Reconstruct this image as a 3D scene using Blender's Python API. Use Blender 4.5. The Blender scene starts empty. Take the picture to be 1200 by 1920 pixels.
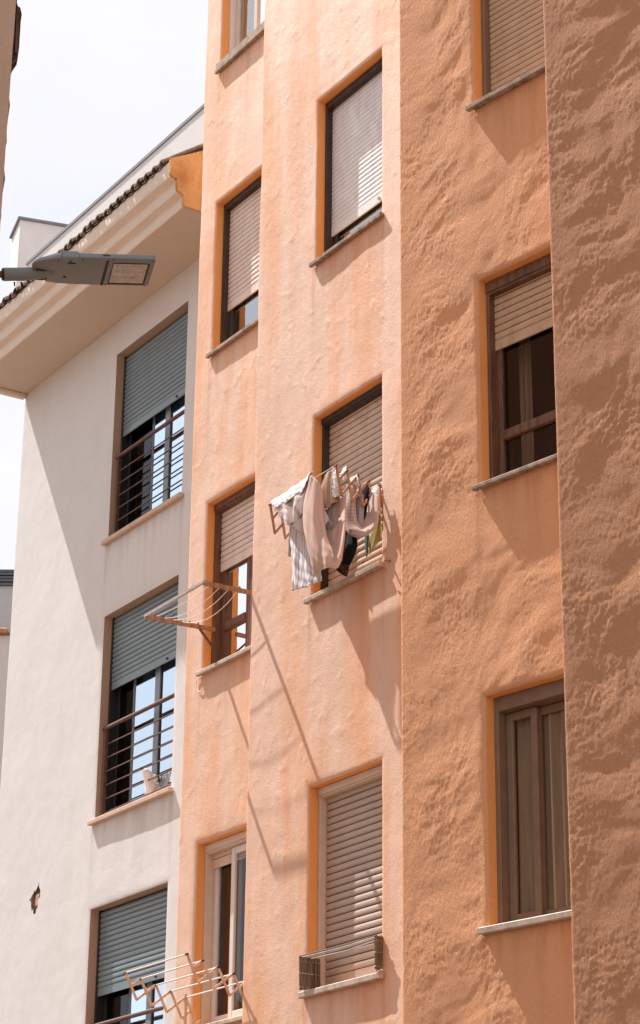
import bpy, math, random
import numpy as np
from mathutils import Vector, Matrix

R = math.radians
random.seed(7)
scene = bpy.context.scene
col = scene.collection

# ------------------------------------------------------------------ camera
F_PX, PITCH, ROLL = 4230.1, R(21.4813), R(0.62069)      # focal length in pixels of a 1200 x 1920 frame
cam_d = bpy.data.cameras.new('camera')
cam = bpy.data.objects.new('camera', cam_d)
col.objects.link(cam)
cam_d.sensor_fit = 'VERTICAL'
cam_d.sensor_height = 36.0
cam_d.lens = F_PX / 1920.0 * 36.0
cam_d.clip_start = 0.1
cam_d.clip_end = 3000
cam.location = (0, 0, 1.6)
c_r, s_r, c_p, s_p = math.cos(ROLL), math.sin(ROLL), math.cos(PITCH), math.sin(PITCH)
RIGHT0, UP0, FWD = Vector((1, 0, 0)), Vector((0, -s_p, c_p)), Vector((0, c_p, s_p))
RIGHT = RIGHT0 * c_r + UP0 * s_r
UP = UP0 * c_r - RIGHT0 * s_r
cam.matrix_world = Matrix(((RIGHT.x, UP.x, -FWD.x, 0), (RIGHT.y, UP.y, -FWD.y, 0), (RIGHT.z, UP.z, -FWD.z, 1.6), (0, 0, 0, 1)))
scene.camera = cam

# ------------------------------------------------------------------ facade frames
def frame(h):
    return Vector((-math.sin(h), math.cos(h), 0)), Vector((-math.cos(h), -math.sin(h), 0))
HB, HC, HD = R(32.4), R(41.6), R(45.2)
U, N = frame(HB)                    # along the street (away) and out of the wall
UC, NC = frame(HC)
UD, ND = frame(HD)
O = Vector((0.586, 15.589, 0))
OC = O + NC * 0.62
OD = None                           # corner of the nearest wall, set below
CAM = Vector((0, 0, 1.6))
A_W, W_W = -0.17, -0.92             # wall planes of the recessed bay and of the pale building

class Fr:
    """a wall frame: u along the wall, w out of it, z up"""
    def __init__(s, o, u, n): s.o, s.u, s.n = o, u, n
    def p(s, u, w, z): return s.o + s.u * u + s.n * w + Vector((0, 0, z))
FB, FC = Fr(O, U, N), Fr(OC, UC, NC)

def ray(x, y):
    return RIGHT * ((x - 600) / F_PX) + UP * ((960 - y) / F_PX) + FWD
def at(x, y, w, fr=FB):
    d = ray(x, y)
    t = ((fr.o + fr.n * w - CAM).dot(fr.n)) / d.dot(fr.n)
    return CAM + d * t
def uz(x, y, w, fr=FB):
    p = at(x, y, w, fr)
    return ((p - fr.o).dot(fr.u), p.z)
def at_u(x, y, u, fr=FB):
    """(w, z) of a pixel on the plane u = const"""
    d = ray(x, y)
    t = ((fr.o + fr.u * u - CAM).dot(fr.u)) / d.dot(fr.u)
    p = CAM + d * t
    return ((p - fr.o).dot(fr.n), p.z)
OD = at(1044.7, 960, 0.28, FC)
OD.z = 0
FD = Fr(OD, UD, ND)
def at_y(x, y, dist):
    d = ray(x, y)
    return CAM + d * (dist / d.y)

# ------------------------------------------------------------------ light
SUN = (U * 0.605 + N * 0.18 + Vector((0, 0, 1))).normalized()
EL = math.asin(SUN.z)
AZ = math.atan2(SUN.x, SUN.y)
world = bpy.data.worlds.new('World')
scene.world = world
world.use_nodes = True
nt = world.node_tree
nt.nodes.clear()
out = nt.nodes.new('ShaderNodeOutputWorld')
bg = nt.nodes.new('ShaderNodeBackground')
sky = nt.nodes.new('ShaderNodeTexSky')
sky.sky_type = 'NISHITA'
sky.sun_disc = False
sky.sun_elevation = EL
sky.sun_rotation = AZ
sky.dust_density = 2.0
sky.air_density = 1.0
tc = nt.nodes.new('ShaderNodeTexCoord')
mp = nt.nodes.new('ShaderNodeMapping')
mp.inputs['Scale'].default_value = (1, 1, 2.2)
ns = nt.nodes.new('ShaderNodeTexNoise')
ns.inputs['Scale'].default_value = 2.3
ns.inputs['Detail'].default_value = 7
ns.inputs['Roughness'].default_value = 0.55
rp = nt.nodes.new('ShaderNodeValToRGB')
rp.color_ramp.elements[0].position = 0.36
rp.color_ramp.elements[0].color = (0.60, 0.60, 0.60, 1)
rp.color_ramp.elements[1].position = 0.62
rp.color_ramp.elements[1].color = (0.97, 0.97, 0.97, 1)
mx = nt.nodes.new('ShaderNodeMix')
mx.data_type = 'RGBA'
CLOUD = 5.8
mx.inputs['B'].default_value = (CLOUD * 1.0, CLOUD * 0.985, CLOUD * 1.0, 1)
nt.links.new(tc.outputs['Generated'], mp.inputs['Vector'])
nt.links.new(mp.outputs['Vector'], ns.inputs['Vector'])
nt.links.new(ns.outputs['Fac'], rp.inputs['Fac'])
nt.links.new(rp.outputs['Color'], mx.inputs['Factor'])
nt.links.new(sky.outputs['Color'], mx.inputs['A'])
nt.links.new(mx.outputs['Result'], bg.inputs['Color'])
bg.inputs['Strength'].default_value = 0.1
nt.links.new(bg.outputs['Background'], out.inputs['Surface'])

sun_d = bpy.data.lights.new('sun', 'SUN')
sun_d.energy = 5.0
sun_d.angle = R(0.5)
sun_d.color = (1.0, 0.975, 0.94)
sun = bpy.data.objects.new('sun', sun_d)
col.objects.link(sun)
sun.rotation_euler = SUN.to_track_quat('Z', 'Y').to_euler()
sun.location = SUN * 60

vs = scene.view_settings
vs.view_transform = 'Standard'
vs.look = 'None'
vs.exposure = 0.80
vs.gamma = 1.0
vs.use_curve_mapping = False

# ------------------------------------------------------------------ materials
def new_mat(name):
    m = bpy.data.materials.new(name)
    m.use_nodes = True
    t = m.node_tree
    return m, t, t.nodes['Principled BSDF']
def nd(t, kind, **kw):
    n = t.nodes.new(kind)
    for k, v in kw.items():
        if k in n.inputs: n.inputs[k].default_value = v
        else: setattr(n, k, v)
    return n
def ramp(t, src, stops):
    r = t.nodes.new('ShaderNodeValToRGB')
    e = r.color_ramp.elements
    while len(e) < len(stops): e.new(0.5)
    for i, (p, c) in enumerate(stops):
        e[i].position = p
        e[i].color = (*c, 1) if len(c) == 3 else c
    t.links.new(src, r.inputs['Fac'])
    return r
def mixc(t, fac, a, b, mode='MIX'):
    m = t.nodes.new('ShaderNodeMix')
    m.data_type = 'RGBA'
    m.blend_type = mode
    if isinstance(fac, (int, float)): m.inputs['Factor'].default_value = fac
    else: t.links.new(fac, m.inputs['Factor'])
    for s, v in (('A', a), ('B', b)):
        if isinstance(v, tuple): m.inputs[s].default_value = (*v, 1)
        else: t.links.new(v, m.inputs[s])
    return m.outputs['Result']
def coords(t, scale=(1, 1, 1), rotz=0.0):
    g = t.nodes.new('ShaderNodeNewGeometry')
    m = t.nodes.new('ShaderNodeMapping')
    m.inputs['Scale'].default_value = scale
    m.inputs['Rotation'].default_value = (0, 0, rotz)
    t.links.new(g.outputs['Position'], m.inputs['Vector'])
    return m.outputs['Vector']
def noise(t, vec, scale, detail=4, rough=0.55):
    n = nd(t, 'ShaderNodeTexNoise', Scale=scale, Detail=detail, Roughness=rough)
    t.links.new(vec, n.inputs['Vector'])
    return n.outputs['Fac']

def stucco(name, toned, fresh, amount, bump=0.25, fine=70.0, streak=True, rough=0.92, spec=0.25, bdist=0.006, grain=1.0):
    """lime-washed render: faded paint with runs of the stronger original colour"""
    m, t, b = new_mat(name)
    v1 = coords(t)
    v2 = coords(t, (1, 1, 0.15))
    s1 = noise(t, v2, 2.6, 5, 0.6)
    s2 = noise(t, coords(t, (1, 1, 0.6)), 4.0, 6, 0.6)
    s3 = noise(t, v1, 45.0, 3, 0.6)
    r1 = ramp(t, s1, [(0.45, (0, 0, 0)), (0.63, (1, 1, 1))]) if streak else ramp(t, s2, [(0.4, (0, 0, 0)), (0.75, (1, 1, 1))])
    mul = nd(t, 'ShaderNodeMath', operation='MULTIPLY')
    t.links.new(r1.outputs['Color'], mul.inputs[0])
    mul.inputs[1].default_value = amount
    c = mixc(t, mul.outputs[0], toned, fresh)
    r2 = ramp(t, s2, [(0.3, (0.93, 0.91, 0.89)), (0.7, (1.04, 1.04, 1.04))])
    c = mixc(t, 1.0, c, r2.outputs['Color'], 'MULTIPLY')
    r3 = ramp(t, s3, [(0.3, (0.95, 0.95, 0.95)), (0.7, (1.04, 1.04, 1.04))])
    c = mixc(t, 1.0, c, r3.outputs['Color'], 'MULTIPLY')
    atn = nd(t, 'ShaderNodeAttribute', attribute_name='stain')
    ms = nd(t, 'ShaderNodeMath', operation='MULTIPLY')
    t.links.new(atn.outputs['Fac'], ms.inputs[0]); ms.inputs[1].default_value = 0.75
    c = mixc(t, ms.outputs[0], c, tuple(x * y for x, y in zip(fresh, (0.72, 0.62, 0.55))))
    t.links.new(c, b.inputs['Base Color'])
    b.inputs['Roughness'].default_value = rough
    b.inputs['Specular IOR Level'].default_value = spec
    bn = noise(t, coords(t, (1, 1, grain)), fine, 5, 0.75)
    bp = nd(t, 'ShaderNodeBump', Strength=bump, Distance=bdist)
    t.links.new(bn, bp.inputs['Height'])
    t.links.new(bp.outputs['Normal'], b.inputs['Normal'])
    return m

def plain(name, c, rough=0.6, metal=0.0, var=0.12, scale=12.0, stretch=(1, 1, 1), bump=0.0, spec=0.4, dirt=None):
    m, t, b = new_mat(name)
    v = coords(t, stretch)
    n = noise(t, v, scale, 5, 0.6)
    lo = tuple(x * (1 - var) for x in c)
    hi = tuple(min(1, x * (1 + var)) for x in c)
    r = ramp(t, n, [(0.3, lo), (0.7, hi)])
    outc = r.outputs['Color']
    if dirt:
        n2 = noise(t, coords(t, (1, 1, 0.5)), 9.0, 6, 0.7)
        r2 = ramp(t, n2, [(0.48, (0, 0, 0)), (0.68, (1, 1, 1))])
        outc = mixc(t, r2.outputs['Color'], outc, dirt)
    t.links.new(outc, b.inputs['Base Color'])
    b.inputs['Roughness'].default_value = rough
    b.inputs['Metallic'].default_value = metal
    b.inputs['Specular IOR Level'].default_value = spec
    if bump:
        bp = nd(t, 'ShaderNodeBump', Strength=bump, Distance=0.004)
        t.links.new(n, bp.inputs['Height'])
        t.links.new(bp.outputs['Normal'], b.inputs['Normal'])
    return m

def wood(name, c, dark, scale=30.0):
    m, t, b = new_mat(name)
    v = coords(t, (1, 1, 0.10))
    n = noise(t, v, scale, 6, 0.7)
    r = ramp(t, n, [(0.30, dark), (0.52, c), (0.75, tuple(min(1, x * 1.5) for x in c))])
    t.links.new(r.outputs['Color'], b.inputs['Base Color'])
    b.inputs['Roughness'].default_value = 0.65
    bp = nd(t, 'ShaderNodeBump', Strength=0.35, Distance=0.003)
    t.links.new(n, bp.inputs['Height'])
    t.links.new(bp.outputs['Normal'], b.inputs['Normal'])
    return m

def glass(name, refl, tint=(0.9, 0.95, 1.0), through=(0.82, 0.79, 0.75)):
    """window pane: a mirror coat over a see-through sheet"""
    m = bpy.data.materials.new(name)
    m.use_nodes = True
    t = m.node_tree
    t.nodes.clear()
    o = t.nodes.new('ShaderNodeOutputMaterial')
    mixs = t.nodes.new('ShaderNodeMixShader')
    tr = nd(t, 'ShaderNodeBsdfTransparent', Color=(*through, 1))
    gl = nd(t, 'ShaderNodeBsdfGlossy', Color=(*tint, 1), Roughness=0.02)
    lw = nd(t, 'ShaderNodeLayerWeight', Blend=0.35 if refl > 0.2 else 0.08)
    ma = nd(t, 'ShaderNodeMath', operation='MULTIPLY_ADD')
    t.links.new(lw.outputs['Fresnel'], ma.inputs[0])
    ma.inputs[1].default_value = 1.0 - refl
    ma.inputs[2].default_value = refl
    bn = noise(t, coords(t), 2.5, 2)
    bp = nd(t, 'ShaderNodeBump', Strength=0.06, Distance=0.02)
    t.links.new(bn, bp.inputs['Height'])
    t.links.new(bp.outputs['Normal'], gl.inputs['Normal'])
    t.links.new(ma.outputs[0], mixs.inputs['Fac'])
    t.links.new(tr.outputs[0], mixs.inputs[1])
    t.links.new(gl.outputs[0], mixs.inputs[2])
    t.links.new(mixs.outputs[0], o.inputs['Surface'])
    return m

M = {}
SUN_PALE, ORANGE = (0.79, 0.53, 0.39), (0.78, 0.36, 0.15)
M['peach'] = stucco('faded peach render', SUN_PALE, ORANGE, 0.68, bump=0.6, fine=62, rough=0.62, spec=0.6, bdist=0.007)  # base paler than the orange runs: the sun's sheen is put into the colour
M['ochre'] = stucco('ochre render', (0.80, 0.41, 0.225), (0.79, 0.36, 0.165), 0.6, bump=1.0, fine=70, streak=False, bdist=0.013, grain=0.45)  # same wall paint, its deeper tone standing in for weaker sun
M['shaded'] = stucco('dull umber render', (0.56, 0.275, 0.15), (0.52, 0.24, 0.12), 0.6, bump=1.0, fine=66, streak=False, bdist=0.016, grain=0.45)  # same wall paint again, darkened for the bay turned away from the sun
M['reveal'] = stucco('bounce lit orange render', (0.90, 0.43, 0.15), (0.82, 0.36, 0.12), 0.6, bump=0.12, streak=False)  # wall paint made more saturated: light bounced between the jambs, put into the colour
M['white'] = stucco('pale grey render', (0.735, 0.72, 0.715), (0.62, 0.595, 0.575), 0.95, bump=0.3, streak=False, fine=50)
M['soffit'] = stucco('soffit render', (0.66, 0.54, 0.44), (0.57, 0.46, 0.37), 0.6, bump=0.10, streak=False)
M['jamb'] = stucco('bounce browned jamb', (0.46, 0.34, 0.26), (0.40, 0.29, 0.22), 0.6, bump=0.10, streak=False)  # pale wall's openings, with warm bounce and shade painted in as brown
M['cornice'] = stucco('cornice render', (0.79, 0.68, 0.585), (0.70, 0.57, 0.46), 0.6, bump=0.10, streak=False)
M['cream'] = stucco('cream render', (0.84, 0.80, 0.775), (0.78, 0.73, 0.70), 0.4, bump=0.05)
M['eave_paint'] = stucco('bright orange paint', (0.86, 0.52, 0.24), (0.50, 0.21, 0.06), 1.0, bump=1.0, fine=22, bdist=0.03, streak=False)
M['coping'] = plain('grey coping', (0.25, 0.24, 0.27), 0.7)
M['tile'] = plain('old roof tile', (0.20, 0.13, 0.10), 0.9, var=0.5, scale=18, bump=0.5, dirt=(0.10, 0.085, 0.075))
M['stone'] = plain('grey stone sill', (0.40, 0.29, 0.22), 0.8, var=0.3, scale=25, bump=0.3, dirt=(0.16, 0.12, 0.10))
M['sill_pale'] = plain('pale marble sill', (0.54, 0.43, 0.35), 0.6, var=0.2, scale=20, bump=0.15, dirt=(0.34, 0.25, 0.19))
M['sill_peach'] = plain('peach sill', (0.62, 0.44, 0.34), 0.7, var=0.1)
M['wood_dark'] = wood('dark stained wood', (0.055, 0.036, 0.026), (0.022, 0.016, 0.013))
M['wood_brown'] = wood('weathered brown wood', (0.16, 0.075, 0.04), (0.05, 0.026, 0.018))
M['wood_rack'] = wood('pale rack wood', (0.40, 0.22, 0.12), (0.20, 0.10, 0.055))
M['wood_tan'] = wood('bleached rack wood', (0.70, 0.50, 0.38), (0.58, 0.36, 0.24))
M['wood_grey'] = wood('grey folded rack wood', (0.17, 0.125, 0.085), (0.075, 0.055, 0.04))
M['alu_beige'] = plain('beige aluminium', (0.66, 0.54, 0.44), 0.45, var=0.06)
M['alu_brown'] = plain('bronze aluminium', (0.215, 0.135, 0.088), 0.45, var=0.12)
M['alu_white'] = plain('white aluminium', (0.72, 0.68, 0.66), 0.4, var=0.05)
M['alu_dark'] = plain('black aluminium', (0.020, 0.022, 0.026), 0.45, var=0.2)
M['alu_grey'] = plain('grey aluminium', (0.24, 0.28, 0.31), 0.4, var=0.1)
M['sh_lilac'] = plain('pale lilac slats', (0.83, 0.83, 0.84), 0.5, var=0.06, scale=6, dirt=(0.70, 0.66, 0.65))
M['sh_pink'] = plain('pale pink slats', (0.78, 0.67, 0.61), 0.5, var=0.06, scale=6, dirt=(0.70, 0.57, 0.50))
M['sh_tan'] = plain('beige slats', (0.68, 0.53, 0.42), 0.55, var=0.08, scale=6, dirt=(0.53, 0.37, 0.28))
M['sh_tan_shade'] = plain('shade dark slats', (0.47, 0.375, 0.315), 0.5, var=0.08, scale=6, dirt=(0.47, 0.36, 0.29), spec=0.6)  # tan slats with the opening's shade put into a darker base
M['sh_ochre'] = plain('tan slats', (0.56, 0.37, 0.24), 0.55, var=0.08, scale=6, dirt=(0.49, 0.31, 0.19))
M['sh_grey'] = plain('blue grey slats', (0.17, 0.225, 0.25), 0.35, var=0.08, scale=6, spec=0.5)
M['joint'] = plain('slat joint', (0.045, 0.03, 0.025), 0.8)
M['joint_grey'] = plain('grey slat joint', (0.42, 0.40, 0.41), 0.8)
M['joint_dim'] = plain('dark grey slat joint', (0.06, 0.07, 0.075), 0.8)
M['rail'] = plain('brown painted steel', (0.13, 0.062, 0.045), 0.5, var=0.25)
M['glass_sky'] = glass('reflective pane', 0.88, (0.74, 0.87, 1.0))
M['glass_mid'] = glass('half reflective pane', 0.42, (0.95, 0.97, 1.0))
M['glass_low'] = glass('clear pane', 0.07)
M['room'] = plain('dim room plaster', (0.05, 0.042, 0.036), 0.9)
M['curtain'] = plain('beige net curtain', (0.36, 0.265, 0.185), 0.95, var=0.2, scale=5, stretch=(6, 6, 0.4))
M['curtain_white'] = plain('white net curtain', (0.72, 0.70, 0.70), 0.95, var=0.06)
M['curtain_red'] = plain('dark red curtain', (0.16, 0.045, 0.035), 0.95, var=0.2)
M['lamp'] = plain('grey lamp casting', (0.215, 0.235, 0.245), 0.5, var=0.06, scale=9, spec=0.4)
M['lamp_dark'] = plain('dark rubber gasket', (0.025, 0.023, 0.022), 0.6)
M['lamp_cover'] = plain('cloudy lamp cover', (0.50, 0.44, 0.40), 0.25, var=0.25, scale=60, dirt=(0.30, 0.25, 0.22), spec=0.6)
M['pole'] = plain('rusty brown pole', (0.16, 0.10, 0.085), 0.6, var=0.2)
M['house_brown'] = stucco('brownish render', (0.52, 0.34, 0.25), (0.46, 0.29, 0.21), 0.6, bump=0.2)
M['pavement'] = plain('warm paving', (0.14, 0.105, 0.078), 0.9, var=0.2, scale=2, bump=0.2)
M['terracotta'] = plain('terracotta edge', (0.48, 0.22, 0.11), 0.85, var=0.35, scale=5)
M['far_wall'] = plain('far pale wall', (0.66, 0.58, 0.55), 0.9, var=0.05)
M['far_grey'] = plain('far grey wall', (0.50, 0.50, 0.52), 0.9, var=0.05)
M['far_roof'] = plain('far dark cladding', (0.11, 0.13, 0.15), 0.7, var=0.15)
M['brick'] = plain('broken brick', (0.30, 0.16, 0.09), 0.95, var=0.4, scale=40, bump=0.5)
M['brick_pale'] = plain('pale broken brick', (0.52, 0.32, 0.20), 0.95, var=0.25, scale=40, bump=0.5)
M['fur'] = plain('white fur', (0.90, 0.83, 0.79), 0.95, var=0.08, scale=50, bump=0.3)
M['nose'] = plain('dark nose', (0.05, 0.035, 0.03), 0.5)
M['cord'] = plain('white cord', (0.80, 0.74, 0.70), 0.7, var=0.05)
M['steel'] = plain('worn steel', (0.45, 0.41, 0.38), 0.45, metal=0.3, var=0.15)

def fabric(name, c, weave=260.0, stripes=None, check=None, rough=0.95, spots=None):
    m, t, b = new_mat(name)
    uv = t.nodes.new('ShaderNodeUVMap')
    n = nd(t, 'ShaderNodeTexNoise', Scale=14.0, Detail=4.0)
    t.links.new(uv.outputs['UV'], n.inputs['Vector'])
    r = ramp(t, n.outputs['Fac'], [(0.3, tuple(x * 0.92 for x in c)), (0.7, tuple(min(1, x * 1.05) for x in c))])
    cc = r.outputs['Color']
    if stripes:
        w = nd(t, 'ShaderNodeTexWave', Scale=stripes[0], Distortion=0.6)
        w.bands_direction = 'X'
        t.links.new(uv.outputs['UV'], w.inputs['Vector'])
        r2 = ramp(t, w.outputs['Fac'], [(0.45, (0, 0, 0)), (0.6, (1, 1, 1))])
        cc = mixc(t, r2.outputs['Color'], cc, stripes[1])
    if check:
        for d in 'XY':
            w = nd(t, 'ShaderNodeTexWave', Scale=check[0], Distortion=0.3)
            w.bands_direction = d
            t.links.new(uv.outputs['UV'], w.inputs['Vector'])
            r2 = ramp(t, w.outputs['Fac'], [(0.4, (0, 0, 0)), (0.7, (0.5, 0.5, 0.5))])
            cc = mixc(t, r2.outputs['Color'], cc, check[1])
    if spots:
        vo = nd(t, 'ShaderNodeTexVoronoi', Scale=spots[0])
        t.links.new(uv.outputs['UV'], vo.inputs['Vector'])
        r2 = ramp(t, vo.outputs['Distance'], [(0.25, (1, 1, 1)), (0.42, (0, 0, 0))])
        cc = mixc(t, r2.outputs['Color'], cc, spots[1])
    t.links.new(cc, b.inputs['Base Color'])
    b.inputs['Roughness'].default_value = rough
    b.inputs['Specular IOR Level'].default_value = 0.15
    n2 = nd(t, 'ShaderNodeTexNoise', Scale=weave, Detail=2.0)
    t.links.new(uv.outputs['UV'], n2.inputs['Vector'])
    bp = nd(t, 'ShaderNodeBump', Strength=0.15, Distance=0.002)
    t.links.new(n2.outputs['Fac'], bp.inputs['Height'])
    t.links.new(bp.outputs['Normal'], b.inputs['Normal'])
    return m
M['f_beige'] = fabric('rose beige cotton', (0.62, 0.44, 0.37))
M['f_ribbed'] = fabric('ribbed beige knit', (0.60, 0.42, 0.33), stripes=(3.2, (0.40, 0.25, 0.16)))
M['f_mauve'] = fabric('mauve knit', (0.44, 0.34, 0.32), stripes=(4.0, (0.38, 0.29, 0.27)))
M['f_white'] = fabric('white cotton', (0.80, 0.77, 0.78))
M['f_striped'] = fabric('white striped cotton', (0.80, 0.78, 0.79), stripes=(0.85, (0.54, 0.52, 0.56)))
M['f_check'] = fabric('pink grey check', (0.66, 0.49, 0.41), check=(1.1, (0.36, 0.29, 0.29)))
M['f_lilac'] = fabric('pale lilac cotton', (0.70, 0.61, 0.59))
M['f_grey'] = fabric('grey marl', (0.42, 0.41, 0.43), check=(2.6, (0.30, 0.30, 0.33)))
M['f_black'] = fabric('black jersey', (0.012, 0.012, 0.016))
M['f_leopard'] = fabric('brown spotted lace', (0.05, 0.03, 0.025), spots=(9.0, (0.30, 0.16, 0.10)))
M['f_yellow'] = fabric('yellow green cotton', (0.46, 0.38, 0.14))
M['f_teal'] = fabric('dull teal cotton', (0.11, 0.16, 0.17))

# ------------------------------------------------------------------ object helpers
def tag(o, label=None, cat=None, group=None, kind=None):
    if label: o['label'] = label
    if cat: o['category'] = cat
    if group: o['group'] = group
    if kind: o['kind'] = kind
    return o
def empty(name, loc, label, cat, group=None):
    o = bpy.data.objects.new(name, None)
    o.empty_display_size = 0.3
    o.location = loc
    col.objects.link(o)
    return tag(o, label, cat, group)
def link(name, me, parent=None, mats=()):
    for m in mats: me.materials.append(M[m] if isinstance(m, str) else m)
    o = bpy.data.objects.new(name, me)
    col.objects.link(o)
    if parent is not None:
        o.parent = parent
        o.matrix_parent_inverse = Matrix.Translation(-world_loc(parent))
    return o
def world_loc(o):
    p = Vector((0, 0, 0))
    if o.parent is None: return Vector(o.location)
    return Vector((0, 0, 0)) if o.type == 'MESH' and o.parent else Vector(o.location)

class MB:
    """collects shapes given in world space and links them as ONE mesh object"""
    def __init__(s): s.v, s.f, s.m, s.uv = [], [], [], None
    def add(s, vs_, fs_, mi=0):
        k = len(s.v)
        s.v += [tuple(x) for x in vs_]
        s.f += [tuple(i + k for i in f) for f in fs_]
        s.m += [mi] * len(fs_)
        return s
    def box(s, fr, u0, u1, w0, w1, z0, z1, mi=0, bev=0.0):
        u0, u1 = sorted((u0, u1)); w0, w1 = sorted((w0, w1)); z0, z1 = sorted((z0, z1))
        b = min(bev, (u1 - u0) / 3, (w1 - w0) / 3, (z1 - z0) / 3)
        if b <= 0:
            vs_ = [fr.p(u, w, z) for z in (z0, z1) for w in (w0, w1) for u in (u0, u1)]
            s.add(vs_, [(0, 2, 3, 1), (4, 5, 7, 6), (0, 1, 5, 4), (2, 6, 7, 3), (0, 4, 6, 2), (1, 3, 7, 5)], mi)
        else:
            # chamfered along the four u-edges and the ends
            ring = [(w0 + b, z0), (w1 - b, z0), (w1, z0 + b), (w1, z1 - b), (w1 - b, z1), (w0 + b, z1), (w0, z1 - b), (w0, z0 + b)]
            cw, cz = (w0 + w1) / 2, (z0 + z1) / 2
            vs_ = []
            for u, sh in ((u0, 1), (u0 + b, 0), (u1 - b, 0), (u1, 1)):
                for (w, z) in ring:
                    if sh:
                        w = cw + (w - cw) * (1 - 2 * b / (w1 - w0)); z = cz + (z - cz) * (1 - 2 * b / (z1 - z0))
                    vs_.append(fr.p(u, w, z))
            fs_ = [tuple(range(8))[::-1], tuple(range(24, 32))]
            for k in range(3):
                for i in range(8):
                    j = (i + 1) % 8
                    fs_.append((k * 8 + i, k * 8 + j, k * 8 + 8 + j, k * 8 + 8 + i))
            s.add(vs_, fs_, mi)
        return s
    def tube(s, pts, r, n=8, mi=0, cap=True):
        pts = [Vector(p) for p in pts]
        vs_, fs_ = [], []
        ref = Vector((0, 0, 1))
        for i, p in enumerate(pts):
            d = (pts[min(i + 1, len(pts) - 1)] - pts[max(i - 1, 0)]).normalized()
            a = d.cross(ref)
            if a.length < 1e-3: a = d.cross(Vector((1, 0, 0)))
            a.normalize()
            b = a.cross(d)
            rr = r[i] if isinstance(r, (list, tuple)) else r
            for k in range(n):
                t_ = 2 * math.pi * k / n
                vs_.append(p + a * math.cos(t_) * rr + b * math.sin(t_) * rr)
        for i in range(len(pts) - 1):
            for k in range(n):
                j = (k + 1) % n
                fs_.append((i * n + k, i * n + j, i * n + n + j, i * n + n + k))
        if cap:
            fs_.append(tuple(range(n))[::-1])
            fs_.append(tuple(range((len(pts) - 1) * n, len(pts) * n)))
        s.add(vs_, fs_, mi)
        return s
    def bar(s, a, b, side, wd, th, mi=0):
        """flat strip from a to b; side = direction of its thickness"""
        a, b = Vector(a), Vector(b)
        d = (b - a).normalized()
        sd = Vector(side).normalized()
        up = d.cross(sd).normalized()
        sd = up.cross(d).normalized()
        vs_ = []
        for p in (a, b):
            for x, y in ((-1, -1), (1, -1), (1, 1), (-1, 1)):
                vs_.append(p + up * (x * wd / 2) + sd * (y * th / 2))
        s.add(vs_, [(0, 3, 2, 1), (4, 5, 6, 7), (0, 1, 5, 4), (1, 2, 6, 5), (2, 3, 7, 6), (3, 0, 4, 7)], mi)
        return s
    def build(s, name, mats, parent=None, smooth=False, angle=35):
        me = bpy.data.meshes.new(name)
        me.from_pydata(s.v, [], s.f)
        me.update()
        if isinstance(mats, str): mats = (mats,)
        o = link(name, me, parent, mats)
        if len(mats) > 1: me.polygons.foreach_set('material_index', s.m)
        bmfix(me)
        if smooth:
            me.polygons.foreach_set('use_smooth', [True] * len(me.polygons))
            me.set_sharp_from_angle(angle=R(angle))
        return o
def bmfix(me):
    import bmesh
    b = bmesh.new()
    b.from_mesh(me)
    bmesh.ops.recalc_face_normals(b, faces=b.faces)
    b.to_mesh(me)
    b.free()

# numpy gradient noise
_rng = np.random.default_rng(11)
_G = _rng.uniform(0, 2 * np.pi, (256, 256))
def perlin(x, y, seed=0):
    x = x + seed * 17.31; y = y + seed * 9.77
    xi = np.floor(x).astype(int); yi = np.floor(y).astype(int)
    xf = x - xi; yf = y - yi
    def g(ix, iy, dx, dy):
        a = _G[ix % 256, iy % 256]
        return np.cos(a) * dx + np.sin(a) * dy
    sx = xf * xf * xf * (xf * (xf * 6 - 15) + 10); sy = yf * yf * yf * (yf * (yf * 6 - 15) + 10)
    a = g(xi, yi, xf, yf); b = g(xi + 1, yi, xf - 1, yf)
    c = g(xi, yi + 1, xf, yf - 1); d = g(xi + 1, yi + 1, xf - 1, yf - 1)
    return (a + (b - a) * sx) * (1 - sy) + (c + (d - c) * sx) * sy
def fbm(x, y, seed, oct=3, gain=0.5):
    v = np.zeros_like(x); a = 1.0
    for k in range(oct):
        v += a * perlin(x * 2 ** k, y * 2 ** k, seed + k * 3); a *= gain
    return v

def lines(breaks, step):
    out_ = [breaks[0]]
    for a, b, st in zip(breaks[:-1], breaks[1:], step if isinstance(step, (list, tuple)) else [step] * (len(breaks) - 1)):
        n = max(1, int(math.ceil((b - a) / st - 1e-6)))
        out_ += [a + (b - a) * (k + 1) / n for k in range(n)]
    return out_

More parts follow.
